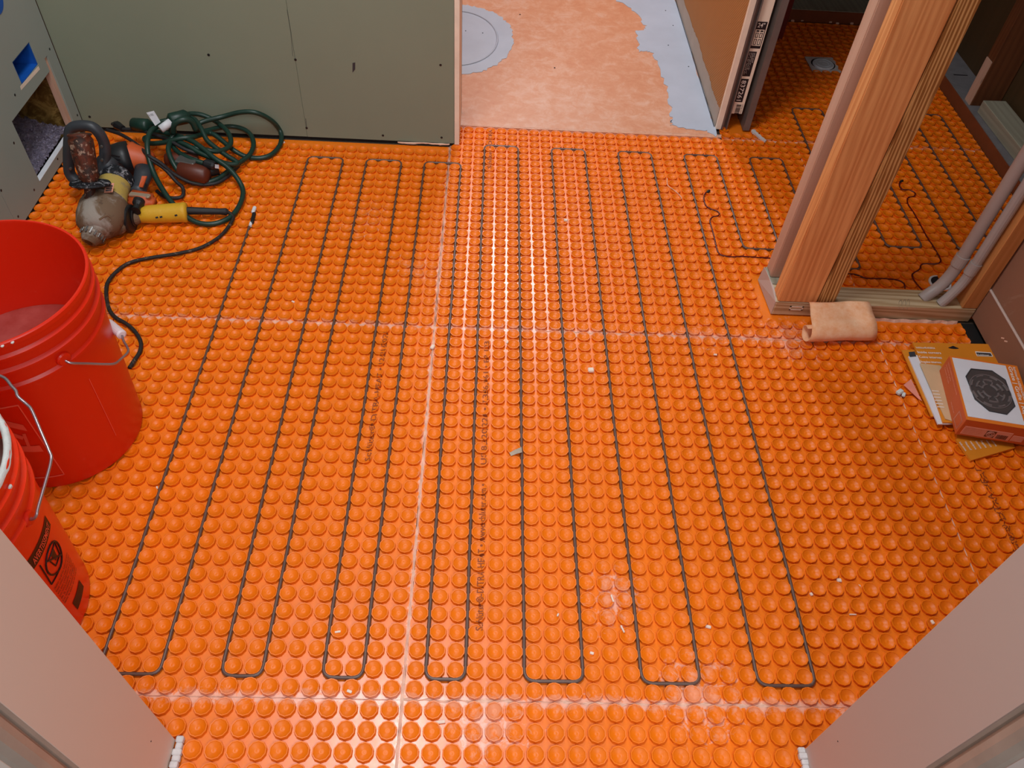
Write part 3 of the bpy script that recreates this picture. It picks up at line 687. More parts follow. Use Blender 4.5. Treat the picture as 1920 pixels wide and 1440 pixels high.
# ================================================================== CABLES
def uv(u, v): return Vector(((u*p-(SH if u < -1 else 0)), v*p, 0))
nodes = [(-16, P(470, 424).y/p)]
for a, b, vt, vb in ((-16, -13, 46, 1), (-10, -8, 46, 1), (-5, -3, 46, 1), (0, 2, 0, 1), (5, 8, 49, 1), (11, 14, 49, 1), (17, 20, 49, 1), (23, 26, 49, 36), (29, 32, 58, 34), (35, 38, 58, 37), (41, 44, 58, 37), (47, 47, 58, 40)):
    nodes += [(a, vb), (b, vb)] if a != b else [(a, vb)]
    top = {-13: 46, -8: 46, -3: 46, 2: 49, 8: 49, 14: 49, 20: 49, 26: 49, 32: 58, 38: 58, 44: 58}.get(b)
    if top: nodes += [(b, top), ({-13: -10, -8: -5, -3: 0, 2: 5, 8: 11, 14: 17, 20: 23, 26: 29, 32: 35, 38: 41, 44: 47}[b], top)]
pth = [uv(*n) for n in nodes]
pth = rounded(pth, .017, 5)
dense = []
rnd = random.Random(3)
for a, b in zip(pth, pth[1:]):
    L_ = (b-a).length; n = max(1, int(L_/(p/4))); d = (b-a).normalized() if L_ else Vector((1, 0, 0)); nn = Vector((-d.y, d.x, 0))
    for i in range(n):
        q = a.lerp(b, i/n); w = .00012*math.sin((q.y+q.x)/p*2*math.pi)+.0003*math.sin(q.y*23+q.x*31) if L_ > .02 else 0
        dense.append(q+nn*w+UP*.0009)
dense.append(pth[-1])
hc = obj('heating_cable', tube(dense, .0030, 8), 'cable', label='long dark heating cable looping back and forth across the orange floor', cat='cable', smooth=True)
e0 = P(472, 420, .0025); e1_ = P(475, 405, .003); e2_ = P(479, 388, .003)
obj('end_splice', lathe(e0, P(477, 399, .003), [(0, .0032), (.1, .0048), (.9, .0048), (1, .003)], 12), 'black', hc, 'black splice at the cable end')
obj('end_label', lathe(P(474, 399, .004), P(478, 388, .004), [(0, .003), (.1, .0045), (.9, .0045), (1, .003)], 10), 'tag', hc, 'white label on the cable end')
obj('end_label', lathe(P(469, 424, .003), P(471, 417, .003), [(0, .0036), (1, .0036)], 10), 'tag', hc)
def px_tube(pts, z, r, sub=4, n=7, zs=None): return tube(spline([P(a, b, zs[i] if zs else z) for i, (a, b) in enumerate(pts)], sub), r, n)
w1a = [(1329.6, 358), (1322, 363), (1319.6, 374), (1324, 386), (1334, 392.5), (1344, 395.6), (1349, 401), (1345, 405), (1335, 407.5), (1331, 415), (1334, 426), (1339, 444.6), (1343, 463), (1348, 475), (1356.7, 479.6), (1373, 481.7), (1394, 481), (1413, 482.5), (1440, 484), (1500, 489), (1560, 505), (1588, 512.5), (1606, 515), (1625, 522), (1655, 522.5), (1682, 525), (1694, 531), (1697, 540)]
sw = obj('sensor_wire', px_tube(w1a, .0024, .0018), 'sensor', label='dark red sensor wire left of the posts, running behind them to the sill plate', cat='wire', smooth=True)
obj('sensor_tip', lathe(P(1325, 361, .002), P(1331, 357, .002), [(0, .002), (.3, .0038), (.8, .0036), (1, .002)], 10), 'black', sw)
w2 = [(1693, 338), (1687, 342.5), (1687, 350), (1693, 355.6), (1703, 356), (1713, 360), (1716, 364), (1713, 368.5), (1703, 370.6), (1701, 376), (1703, 384), (1712, 397), (1720, 411), (1737, 442.5), (1749, 461), (1762, 483), (1762.5, 491.7), (1753, 495), (1735, 494.7), (1727, 497), (1724, 505), (1713, 512), (1710, 518), (1717, 530), (1730, 545), (1739, 556)]
zs = [.0024]*23+[.006, .025, .041]
sw2 = obj('sensor_wire', px_tube(w2, 0, .0018, zs=zs), 'sensor', label='dark red sensor wire in the closet ending at the grey conduit', cat='wire', smooth=True)
obj('sensor_tip', lathe(P(1687, 342, .002), P(1693, 338, .002), [(0, .002), (.3, .0036), (.8, .0034), (1, .002)], 10), 'black', sw2)
obj('grey_tape_scrap', slab([P(958, 855, .004), P(955, 849, .005), P(966, 843, .0065), (P(978, 838, .0065)), P(979, 848, .0065), P(968, 851, .0065)], .0006), 'tape', label='small grey strip of tape stuck to the heating cable in the middle of the floor', cat='tape')

# ================================================================== BUCKETS
def bucket(name, c, mat, label, wlevel, wmat):
    r0, r1, Hh = .131, .149, .368
    rz = lambda z: r0+(r1-r0)*z/Hh
    C3 = Vector((c[0], c[1], ZT)); zt = Hh
    prof_o = [(0, r0-.004), (.003, r0), (.27, rz(.27)), (.274, rz(.27)+.005), (.278, rz(.27)+.005), (.282, rz(.28)+.0005), (.305, rz(.305)), (.308, rz(.305)+.006), (.313, rz(.31)+.006), (.317, rz(.315)+.0005),
              (.333, rz(.333)), (.336, rz(.333)+.0055), (.341, rz(.34)+.0055), (.345, rz(.345)+.001), (.357, r1+.0005), (.359, r1+.0035), (.3665, r1+.0035), (.368, r1+.002), (.368, r1-.001), (.365, r1-.0022), (.02, rz(.02)-.0025), (.006, rz(0)-.006), (.005, 0.0)]
    n = 96; V = []; F = []
    for z, r in prof_o:
        for k in range(n): a = 2*math.pi*k/n; V.append(C3+Vector((max(r, .0001)*math.cos(a), max(r, .0001)*math.sin(a), z)))
    for i in range(len(prof_o)-1):
        for k in range(n): a, b = i*n+k, i*n+(k+1) % n; F.append((a, b, b+n, a+n))
    F.append(tuple(range(n))[::-1])
    t = empty(name, C3, label, 'bucket', 'red buckets')
    o = obj('bucket_body', (V, F), mat, t)
    sm = [5 < 0]*len(o.data.polygons); o.data.polygons.foreach_set('use_smooth', [len(q.vertices) == 4 for q in o.data.polygons])
    try: o.data.set_sharp_from_angle(angle=math.radians(40))
    except Exception: pass
    wz = wlevel; rw = rz(wz)-.0028
    obj('wash_water', lathe(C3+UP*(wz-.012), C3+UP*wz, [(0, rw-.001), (.9, rw), (1, rw)], 72), wmat, t, 'liquid standing in the bucket')
    return t, C3, rz
b1, C1, rz = bucket('bucket', (-.695, .485), 'bucket', 'large red-orange bucket with water and a white handle grip, beside the tools', .19, 'water')
b2, C2, _ = bucket('bucket', (-.672, .125), 'bucket2', 'red-orange bucket with a white crusted rim, nearest the left doorway edge', .29, 'dirty_water')
def onb(C_, th, z, off=.0006): r = rz(z)+off; a = math.radians(th); return C_+Vector((r*math.cos(a), r*math.sin(a), z))
def patch(C_, quad, nu=12, nv=4, off=.0006):
    (t0, z0), (t1, z1), (t2, z2), (t3, z3) = quad; V = []; F = []
    for i in range(nu+1):
        for j in range(nv+1):
            a, b = i/nu, j/nv
            th = (t0*(1-a)+t1*a)*(1-b)+(t3*(1-a)+t2*a)*b; z = (z0*(1-a)+z1*a)*(1-b)+(z3*(1-a)+z2*a)*b
            V.append(onb(C_, th, z, off))
    for i in range(nu):
        for j in range(nv): k = i*(nv+1)+j; F.append((k, k+1, k+nv+2, k+nv+1))
    return V, F
def bline(C_, pts, w=.0016, off=.0007):
    q = []
    for (a, b), (c, d) in zip(pts, pts[1:]): q += [onb(C_, a+(c-a)*i/8, b+(d-b)*i/8, off) for i in range(8)]
    q.append(onb(C_, *pts[-1], off)); return tube(q, w/2, 5)
def btext(C_, txt, th, z, size, vertical=False, width=None, bold=0.01, off=.0008):
    vs, fs = text_geo(txt, (0, 0, 0), (1, 0, 0), (0, 1, 0), size, bold, width)
    return [onb(C_, th+math.degrees(v.x/.14), z+v.y, off) for v in vs], fs
# printed square logo outline with letters on the first bucket
obj('printed_mark', join(bline(C1, [(-67.7, .235), (-68.4, .036), (-79.0, .036)], .0022), bline(C1, [(-67.7, .235), (-140, .235), (-140, .036), (-79, .036)], .0022), bline(C1, [(-24, .215), (-24, .06)], .0012)), 'emboss', b1, 'pale outlined rectangle printed on the side')
obj('printed_mark', join(patch(C1, [(-80, .205), (-72, .187), (-72, .170), (-80, .187)]), patch(C1, [(-84, .18), (-76, .158), (-78, .150), (-86, .17)]), patch(C1, [(-84, .135), (-71, .128), (-71, .110), (-84, .118)]), patch(C1, [(-76, .165), (-74, .165), (-77, .120), (-79, .120)])), 'emboss', b1)
# warning print on second bucket
obj('printed_label', patch(C2, [(-30, .222), (17.4, .222), (17.4, .198), (-30, .198)], 24), 'emboss_dark', b2, 'black warning band')
obj('printed_label', btext(C2, 'WARNING  AVERTISSEMENT', -28, .203, .012, width=.105, off=.0012), 'emboss', b2)
ringp = [(3.5+9.5*math.cos(a), .162+.026*math.sin(a)) for a in [i*math.pi/10 for i in range(21)]]
parts = [bline(C2, ringp, .003), bline(C2, [(-3, .180), (10, .144)], .0028), bline(C2, [(-1, .176), (1, .150), (9, .150), (11, .176), (-1, .176)], .002)]
parts += [bline(C2, [(-7.5, .19), (-8.5, .138), (3, .136)], .0022), patch(C2, [(2, .176), (7, .176), (6, .156), (3, .156)], 6, 3, .001)]
obj('printed_label', join(*parts), 'emboss_dark', b2, 'black round pictogram')
for k in range(7): obj('printed_label', btext(C2, ['Children can fall into bucket and drown.', 'Keep children away from bucket', 'with even a small amount of liquid.', 'Los niños pueden caer dentro', 'de la cubeta y ahogarse.', 'Les enfants peuvent tomber', 'dans le seau et se noyer.'][k], -9, .122-.0075*k, .0042, width=.062), 'emboss_dark', b2)
obj('printed_label', patch(C2, [(-4.5, .056), (11.5, .059), (12, .036), (-4, .032)]), 'emboss_dark', b2)
# crust on rim of second bucket
rnd = random.Random(12); V = []; F = []; n = 120
for k in range(n):
    a = 2*math.pi*k/n; j = rnd.uniform(-.0015, .0025)
    for r, z in ((.1455-.002+j*.5, .352+j), (.1440, .366), (.1475+j*.3, .3708+j*.4), (.1520+j*.6, .3695), (.1530, .362+j)):
        V.append(C2+Vector((r*math.cos(a), r*math.sin(a), z)))
for k in range(n):
    for i in range(4): a = k*5+i; b = ((k+1) % n)*5+i; F.append((a, b, b+1, a+1))
obj('mortar_crust', (V, F), 'crust', b2, 'white dried mortar crust on the rim', smooth=True)
for th, dz in [(4, -.012)]:
    q = onb(C2, th, .352+dz, .003); obj('mortar_drip', frame_box(q, Vector((1, 0, 0)), Vector((0, 1, 0)), UP, .004, .007, .011, .0015), 'crust', b2)
for th in (-60, -63, -57, -52): q = onb(C1, th, .366+rnd.uniform(-.003, .003), .004); obj('mortar_drip', frame_box(q, Vector((1, 0, 0)), Vector((0, 1, 0)), UP, .004, .005, .003, .001), 'crust', b1)
# handles
def ear(C_, th, z, par):
    q = onb(C_, th, z, -.001); d = Vector((math.cos(math.radians(th)), math.sin(math.radians(th)), 0))
    obj('handle_ear', lathe(q, q+d*.007, [(0, .012), (.7, .0115), (1, .009)], 18), 'bucket', par)
ear(C1, -33, .288, b1)
hd1 = None
h1 = [onb(C1, -33, .288, .003), P(124, 677, .287), P(135, 681, .283), P(168, 682, .265), P(196, 683, .250), P(215, 682, .24), P(226, 674, .23), P(240, 660, .222), P(238, 650, .22), P(232, 640, .218), P(229, 630, .215)]
hd1 = obj('handle', tube(spline(h1, 5), .0021, 8), 'wire', b1, 'bent wire handle', smooth=True)
ga, gb = P(229, 628, .215), P(203, 606, .205)
obj('handle_grip', lathe(ga, gb, [(0, .0055), (.04, .0085), (.96, .0085), (1, .006)], 16), 'grip_white', hd1, 'white plastic tube grip on the handle')
th2 = math.degrees(math.atan2(gb.y-C1.y, gb.x-C1.x))
hp = [gb]+[onb(C1, th2+k*18, .215+.07*(k/6), .012) for k in range(1, 7)]
obj('handle', tube(spline(hp, 5), .0021, 8), 'wire', b1, smooth=True)
ear(C2, 3, .272, b2)
h2 = [onb(C2, 3.2, .272, .004), P(60, 974, .277), P(68, 967, .285), P(72, 950, .29), P(85, 905, .30), P(96, 862, .312), P(92, 845, .316), P(78, 812, .325), P(60, 770, .335), P(50, 758, .338), P(34, 744, .343), P(30, 733, .345), P(22, 724, .347), P(4, 706, .350), P(-40, 700, .35), P(-90, 740, .34), P(-150, 800, .30)]
obj('handle', tube(spline(h2, 5), .0022, 8), 'wire', b2, 'bent wire handle', smooth=True)

# ================================================================== TOOL PILE
def ribs(p0, p1, r, n, w, mat, par, name='rib', depth=.0015):
    p0, p1 = Vector(p0), Vector(p1)
    for k in range(n):
        a = p0.lerp(p1, (k+.2)/n); b = p0.lerp(p1, (k+.2+w)/n); obj(name, lathe(a, b, [(0, r), (.2, r+depth), (.8, r+depth), (1, r)], 24), mat, par)
td = empty('mixing_drill', (-.79, 1.06, ZT), 'mortar-covered yellow mixing drill with black spade handle lying at the left wall', 'drill')
c0, c1_ = P(166, 455, .030), P(181, 428, .044)
ckk = obj('chuck', lathe(c0, c1_, [(0, .006), (0.0, .015), (.08, .017), (.25, .021), (.5, .024), (.55, .026), (.9, .027), (1, .025)], 28), 'gear', td, 'ribbed grey chuck')
d_ = (c1_-c0).normalized(); u_, w_ = basis(d_)
for k in range(16):
    a = 2*math.pi*k/16; q = c0.lerp(c1_, .5)+(u_*math.cos(a)+w_*math.sin(a))*.0255
    obj('chuck_tooth', frame_box(q+d_*.006, d_, (u_*math.cos(a)+w_*math.sin(a)), (u_*-math.sin(a)+w_*math.cos(a)), .022, .003, .004, .0006), 'steel', ckk)
obj('chuck_bore', lathe(c0-d_*.0008, c0+d_*.001, [(0, .009), (1, .009)], 16), 'ink', ckk)
g0, g1 = P(180, 434, .048), P(200, 376, .060)
obj('gear_housing', lathe(g0, g1, [(0, .026), (.05, .034), (.18, .046), (.42, .052), (.72, .053), (.9, .050), (1, .042)], 40, .9), 'gear', td, 'grey-brown mortar-caked gear housing', smooth=True)
for (x, y, z, r) in [(214, 408, .045, .030), (218, 420, .036, .024), (185, 420, .055, .028), (205, 392, .07, .026)]:
    q = P(x, y, z); obj('housing_lug', lathe(q-UP*r*.9, q+UP*r*.7, [(0, r*.6), (.25, r*.92), (.55, r), (.85, r*.7), (1, r*.25)], 24), 'gear', td, smooth=True)
sc_ = [P(186, 412, .105), P(200, 404, .108), P(208, 409, .100), P(206, 416, .094)]
obj('housing_seam', tube(spline(sc_, 5), .0022, 6), 'gear', td)
m0, m1 = P(202, 382, .058), P(218, 336, .066)
obj('motor_housing', lathe(m0, m1, [(0, .040), (.15, .040), (.3, .037), (.9, .036), (1, .033)], 40, .95), 'yellow_mud', td, 'yellow motor housing with mortar splashes', smooth=True)
obj('motor_collar', lathe(P(214, 346, .066), P(221, 330, .068), [(0, .034), (.2, .039), (.8, .039), (1, .034)], 36), 'white_splash', td, 'black collar with white splashes')
lb = PY(203, 352, 0); 
q0 = [P(198, 345, .108), P(214, 343, .108), P(211, 360, .104), P(195, 361, .104)]
obj('rating_label', slab(q0, .0008), 'pink_card', td, 'worn rating label')
for k in range(3): obj('rating_label', slab([P(200-k, 348+4*k, .1092), P(211-k, 347+4*k, .1092), P(211-k, 349+4*k, .1090), P(200-k, 350+4*k, .1090)], .0006), 'charcoal', td)
hs0, hs1 = PY(169, 377, 1.062), PY(168, 345, 1.085)
obj('side_handle_rod', lathe(hs0, hs1, [(0, .0115), (1, .0115)], 16), 'rust', td)
ax_ = (PY(150, 252, 1.13)-PY(166, 340, 1.09)).normalized()
fc = PY(169, 344, 1.088)
obj('handle_flange', lathe(fc-ax_*.004, fc+ax_*.006, [(0, .040), (.3, .043), (.7, .041), (1, .024)], 36), 'white_splash', td, 'round black flange with mortar splashes')
obj('side_handle', lathe(PY(169, 342, 1.088), PY(148, 250, 1.135), [(0, .018), (.04, .016), (.10, .022), (.18, .0205), (.5, .024), (.86, .026), (.93, .022), (.97, .026), (1, .022)], 24), 'rust', td, 'rusty brown side handle grip', smooth=True)
dh = [PY(155, 350, 1.165), PY(134, 330, 1.175), PY(129, 310, 1.18), PY(130, 262, 1.19), PY(134, 242, 1.195), PY(150, 236, 1.195), PY(172, 238, 1.195), PY(186, 250, 1.195), PY(195, 268, 1.195), PY(197, 284, 1.19), PY(196, 300, 1.185), PY(190, 318, 1.175), PY(182, 334, 1.17)]
sph = obj('spade_handle', tube(spline(dh, 5), .0125, 14), 'charcoal', td, 'charcoal D-shaped spade handle', smooth=True)
obj('spade_handle_base', lathe(PY(193, 300, 1.185), P(214, 322, .070), [(0, .018), (.4, .022), (1, .026)], 20), 'charcoal', td, smooth=True)
for x, y in [(134, 313), (192, 272), (193, 297)]:
    q = PY(x, y, 1.178-.003); obj('handle_screw', lathe(q-Vector((0, .004, 0)), q-Vector((0, .009, 0)), [(0, .003), (1, .003)], 8), 'steel', sph)

tb = empty('power_drill', (-.76, 1.22, ZT), 'black and orange power drill lying between the mixing drill and green cord', 'drill')
A0, A1, A2 = P(207, 303, .060), P(246, 296, .060), P(286, 303, .055)
obj('motor_housing', lathe(A0, A1, [(0, .022), (.05, .032), (.25, .038), (.6, .041), (1, .041)], 36), 'black', tb, 'black vented motor housing', smooth=True)
for k in range(4):
    a = P(203+1.5*k, 289+6.0*k, .094-.002*k); b = P(224+1.5*k, 294+6.0*k, .100-.002*k); obj('vent_slot', tube([a, b], .0016, 6), 'ink', tb)
for i in range(3):
    for j in range(2): q = P(219+7*i, 273+6*j, .088+.001*i); obj('vent_slot', frame_box(q, Vector((1, 0, 0)), Vector((0, 1, 0)), UP, .005, .007, .004, .001), 'ink', tb)
obj('front_housing', lathe(A1, A2, [(0, .039), (.1, .036), (.5, .031), (.8, .027), (1, .020)], 36), 'orange_tool', tb, 'orange body shell', smooth=True)
G_0, G_1 = P(272, 318, .055), P(257, 364, .040)
obj('grip', lathe(G_0, G_1, [(0, .024), (.3, .021), (.55, .019), (.8, .019), (1, .022)], 28, .85), 'charcoal', tb, 'charcoal rubber grip', smooth=True)
obj('grip_stripe', slab([P(266, 330, .078), P(275, 330, .078), P(267, 351, .064), P(260, 350, .063)], .003), 'orange_tool', tb)
obj('battery_foot', frame_box(P(265, 376, .040), (P(290, 382, .04)-P(242, 374, .04)).normalized(), Vector((.2, 1, 0)).normalized(), UP, .066, .045, .040, .012, 3), 'orange_tool', tb, 'orange foot of the drill', smooth=True)
obj('foot_rim', frame_box(P(262, 366, .058), (P(290, 376, .04)-P(242, 370, .04)).normalized(), Vector((.2, 1, 0)).normalized(), UP, .050, .014, .008, .003), 'tape', tb)
obj('spindle', lathe(P(261, 376, .055), P(254, 396, .050), [(0, .013), (.3, .013), (.5, .008), (.85, .008), (1, .012)], 16), 'black', tb)
tc = empty('angle_grinder', (-.6, 1.07, ZT), 'slim yellow grinder with a black rubber cord sleeve lying on the orange floor', 'grinder')
obj('body', lathe(P(256, 403, .026), P(351, 398, .026), [(0, .015), (.04, .019), (.25, .021), (.5, .022), (.9, .023), (.95, .024), (1, .022)], 28), 'yellow', tc, 'scuffed yellow motor body', smooth=True)
obj('gear_head', lathe(P(228, 412, .026), P(262, 406, .026), [(0, .012), (.2, .018), (.8, .018), (1, .014)], 18), 'gear', tc)
for k in range(4):
    a = P(240+4*k, 402+1*k, .03); obj('collar_ring', lathe(a, a+Vector((.004, 0, 0)), [(0, .022), (.5, .024), (1, .022)], 22), 'black', tc)
dk0 = P(245, 410, .032)
obj('guard_disc', lathe(dk0-Vector((.0045, .001, 0)), dk0+Vector((.0045, -.001, 0)), [(0, .030), (.2, .033), (.8, .033), (1, .030)], 30), 'black', tc, 'black disc guard')
obj('cord_sleeve', lathe(P(349, 395, .026), P(428, 397, .018), [(0, .0085), (.1, .0092), (.8, .0075), (.95, .0085), (1, .0055)], 14), 'black_rubber', tc, 'black rubber cord sleeve')
for x, y in ((291, 407), (299, 406), (327, 403)): obj('scuff_patch', slab([P(x, y, .0475), P(x+5, y-1, .0475), P(x+6, y+2, .047), P(x+1, y+3, .047)][::-1], .0004), 'ink', tc)
gc = [(426, 397, .018), (434, 402, .012), (437, 410, .008), (425, 430, .0065), (405, 449, .0065), (372, 466, .0065), (330, 476, .0065), (285, 483, .0065), (245, 492, .0065), (220, 508, .0065), (203, 528, .0065), (199, 548, .0065), (203, 575, .0065), (215, 594, .0065), (238, 608, .0065), (255, 624, .0065), (264, 642, .0065), (262, 660, .0065), (252, 676, .0065), (243, 690, .0065)]
obj('power_cord', tube(spline([P(*a) for a in gc], 5), .0042, 9), 'dusty_cord', tc, 'dusty black power cord running round the big bucket', smooth=True)
tr = empty('rotary_hammer', (-.52, 1.24, ZT), 'dark red and grey power tool half buried under the green cord', 'power tool')
obj('body', lathe(P(335, 318, .034), P(392, 330, .030), [(0, .016), (.1, .023), (.5, .024), (.9, .021), (1, .014)], 28), 'red_tool', tr, smooth=True)
obj('nose', lathe(P(310, 300, .036), P(372, 300, .034), [(0, .014), (.2, .020), (.8, .019), (1, .012)], 24), 'red_tool', tr, 'dark nose section', smooth=True)
obj('metal_plate', frame_box(P(350, 302, .052), Vector((.97, -.2, 0)).normalized(), Vector((.2, .97, 0)).normalized(), UP, .05, .03, .012, .003), 'steel', tr, 'grey metal plate')
obj('trigger_handle', lathe(P(385, 322, .03), P(408, 316, .03), [(0, .014), (1, .016)], 16), 'black', tr, smooth=True)

# extension cord, one continuous green cable
def gz(x, y, z): return P(200+x/5.538, 190+y/5.538, z)
def gy(x, y, Y): return PY(200+x/5.538, 190+y/5.538, Y)
cord = [gz(1140, 670, .045), gz(1000, 640, .05), gz(880, 600, .055), gz(760, 540, .055), gz(690, 470, .06), gz(700, 420, .065), gz(860, 475, .065), gz(1010, 500, .06), gz(1150, 520, .05), gz(1260, 480, .045), gz(1290, 410, .045), gz(1250, 310, .05), gz(1140, 215, .055), gz(1000, 145, .07), gz(870, 130, .08),
        gz(760, 160, .085), gz(600, 205, .085), gz(420, 240, .075), gz(290, 230, .06), gz(270, 260, .055), gz(420, 300, .06), gz(650, 340, .075), gz(860, 400, .075), gz(1000, 490, .068), gz(1120, 590, .058), gz(1250, 680, .045), gz(1350, 790, .030), gz(1412, 910, .015), gz(1405, 1020, .010), gz(1340, 1145, .0085), gz(1230, 1235, .0085),
        gz(1080, 1275, .0085), gz(930, 1255, .012), gz(800, 1175, .02), gz(680, 1055, .03), gz(580, 915, .042), gz(500, 770, .055), gz(445, 620, .075), gz(422, 480, .095), gz(432, 370, .105), gz(480, 290, .10), gz(600, 240, .095), gz(700, 300, .09), gz(670, 400, .075), gz(640, 500, .07), gz(685, 630, .055), gz(770, 750, .035), gz(890, 825, .02), gz(1020, 845, .014), gz(1160, 800, .014), gz(1270, 720, .016),
        gz(1385, 635, .018), gz(1480, 560, .018), gz(1525, 460, .018), gz(1500, 355, .025), gz(1420, 290, .03), gz(1290, 262, .035), gz(1140, 280, .045), gz(1000, 310, .055), gz(930, 270, .065), gz(990, 215, .075), gy(1200, 160, 1.455), gy(1400, 112, 1.46), gy(1560, 120, 1.462), gz(1705, 195, .06), gz(1792, 290, .025), gz(1816, 380, .012), gz(1788, 475, .009), gz(1700, 560, .009), gz(1580, 590, .009), gz(1450, 575, .012),
        gz(1330, 515, .026), gz(1230, 435, .035), gz(1130, 355, .045), gz(1050, 330, .05), gz(900, 370, .075), gz(760, 385, .08), gz(600, 425, .07), gz(440, 435, .06), gz(400, 380, .06), gz(560, 370, .07), gz(800, 440, .07), gz(960, 530, .06), gz(1120, 600, .05), gz(1260, 650, .035), gz(1360, 640, .03), gz(1240, 560, .04), gz(1130, 480, .05), gz(1040, 400, .06), gz(980, 280, .075), gz(900, 180, .08), gz(800, 180, .08), gz(700, 240, .08), gz(660, 320, .075)]
xc = obj('extension_cord', tube(spline(cord, 6), .0063, 9), 'green_cord', label='tangled dark green extension cord heaped over the tools against the back wall', cat='cord', smooth=True)
obj('cord_wrap', lathe(gz(270, 235, .075), gz(440, 255, .085), [(0, .010), (.1, .016), (.9, .017), (1, .010)], 14), 'green_cord', xc, smooth=True)
obj('cord_wrap', lathe(gz(640, 200, .095), gz(860, 150, .09), [(0, .010), (.1, .017), (.8, .018), (1, .010)], 14), 'green_cord', xc, smooth=True)
rp = [gz(690, 330, .09), gz(700, 240, .115), gz(790, 190, .125), gz(880, 210, .115), gz(930, 300, .09)]
obj('cord_wrap', tube(spline(rp, 5), .0075, 10), 'green_cord', xc, smooth=True)
plg = obj('plug', lathe(gz(1010, 640, .052), gz(1125, 672, .05), [(0, .007), (.2, .012), (.85, .012), (1, .009)], 14), 'black', xc, 'black moulded plug')
for s in (0, 1): obj('prong', frame_box(gz(1145, 668+20*s, .052), Vector((1, -.15, 0)).normalized(), Vector((.15, 1, 0)).normalized(), UP, .010, .0015, .005, .0004), 'tag', plg)
tg = [gz(412, 118, .14), gz(490, 98, .145), gz(560, 215, .115), gz(505, 255, .11)]
obj('paper_tag', slab(tg, .0006), 'tag', xc, 'white printed tag')
obj('tag_text', text_geo('UL  E123', (tg[0].lerp(tg[3], .32))+UP*.0012, (tg[1]-tg[0]), (tg[0]-tg[3]), .005, .01, .012), 'ink', xc)
obj('paper_tag', tube([gz(560, 290, .11), gz(665, 215, .118)], .0095, 14), 'tag', xc, 'rolled white tag', smooth=True)
bk = [[gz(0, 295, .055), gz(150, 345, .06), gz(300, 440, .075), gz(430, 560, .085), gz(560, 640, .07), (gz(700, 755, .04)), gz(850, 835, .02), gz(1000, 865, .012), gz(1150, 845, .010), gz(1270, 770, .01), gz(1370, 670, .012)],
      [gz(450, 600, .08), gz(600, 700, .055), gz(720, 830, .03), gz(790, 900, .014), gz(790, 980, .009), gz(720, 1005, .008), (gz(600, 990, .009)), gz(520, 930, .012)],
      [gz(60, 235, .06), gz(150, 285, .062), gz(300, 295, .066), gz(450, 330, .075), gz(640, 400, .075), gz(820, 500, .065), gz(1000, 560, .05), gz(1160, 640, .03)]]
obj('power_cord', tube(spline(bk[0], 6), .0045, 9), 'black_rubber', tb, 'black power cord', smooth=True)
obj('power_cord', tube(spline(bk[1], 6), .0045, 9), 'black_rubber', tr, 'black power cord', smooth=True)
obj('power_cord', tube(spline(bk[2], 6), .0045, 9), 'black_rubber', td, 'black power cord', smooth=True)
obj('cord_end', lathe(gz(80, 232, .062), gz(170, 285, .064), [(0, .006), (.3, .011), (1, .008)], 12), 'black', td)

# ================================================================== OFFCUT ROLL AND CARTONS
def sweep(profile, a, b, thick=.0008):
    """profile: (y,z) list; swept between end offsets a,b (x positions with small shear)"""
    V = []; F = []; n = len(profile); k = 10
    for i in range(k+1):
        t = i/k
        for (y, z) in profile: V.append((a[0]+(b[0]-a[0])*t-.015*(1-t)*min(1, profile.index((y, z))/n*1.5)+.004*t*profile.index((y, z))/n, y+a[1]+(b[1]-a[1])*t, z+.0012*math.sin(t*9+y*60)))
    for i in range(k):
        for j in range(n-1): q = i*n+j; F.append((q, q+1, q+n+1, q+n))
    return V, F
prof_r = [(.866, .050), (.858, .053), (.846, .052), (.832, .048), (.818, .0465), (.804, .046), (.792, .042), (.782, .034), (.778, .024), (.781, .0135), (.789, .0062), (.801, .0042), (.812, .009), (.818, .019), (.816, .029), (.808, .036), (.797, .0375)]
prof_s = [(v.y, v.z) for v in spline([(0, a, b) for a, b in prof_r], 3)]
rl = obj('membrane_offcut', sweep(prof_s, (.788, -.006), (.925, .006)), 'peach_roll', label='curled peach fleece offcut resting on the sill plate in front of the posts', cat='membrane offcut', smooth=True)
md = rl.modifiers.new('thick', 'SOLIDIFY'); md.thickness = .0009

def quadbox(pts, z0, z1): return prism([(q[0], q[1]) for q in pts], z0, z1)
def vec2(q): return (q.x, q.y)
SZ = ZT
# pack at the very bottom, turned
pk3 = [vec2(P(1793, 826, .006)), vec2(P(1820, 864, .006)), vec2(P(1903, 840, .006)), (1.128, .60), (1.05, .60)]
cc = obj('card_pack', quadbox(pk3, SZ, SZ+.005), 'card_orange', label='orange printed card pack sticking out from under the front of the carton', cat='card pack', group=None)
ax = (P(1820, 864)-P(1793, 826)).normalized(); ay = (P(1903, 840)-P(1820, 864)).normalized()
for k in range(7):
    obj('print_line', text_geo(['Inside corners', 'Waterproof', 'membrane', 'Coins internes', 'Angulos', 'internos', '2 pieces'][k], P(1798+10*k, 829-.7*k, SZ+.0056), ax, ay, .0045, .02, .022-.001*k), 'white_ink', cc)
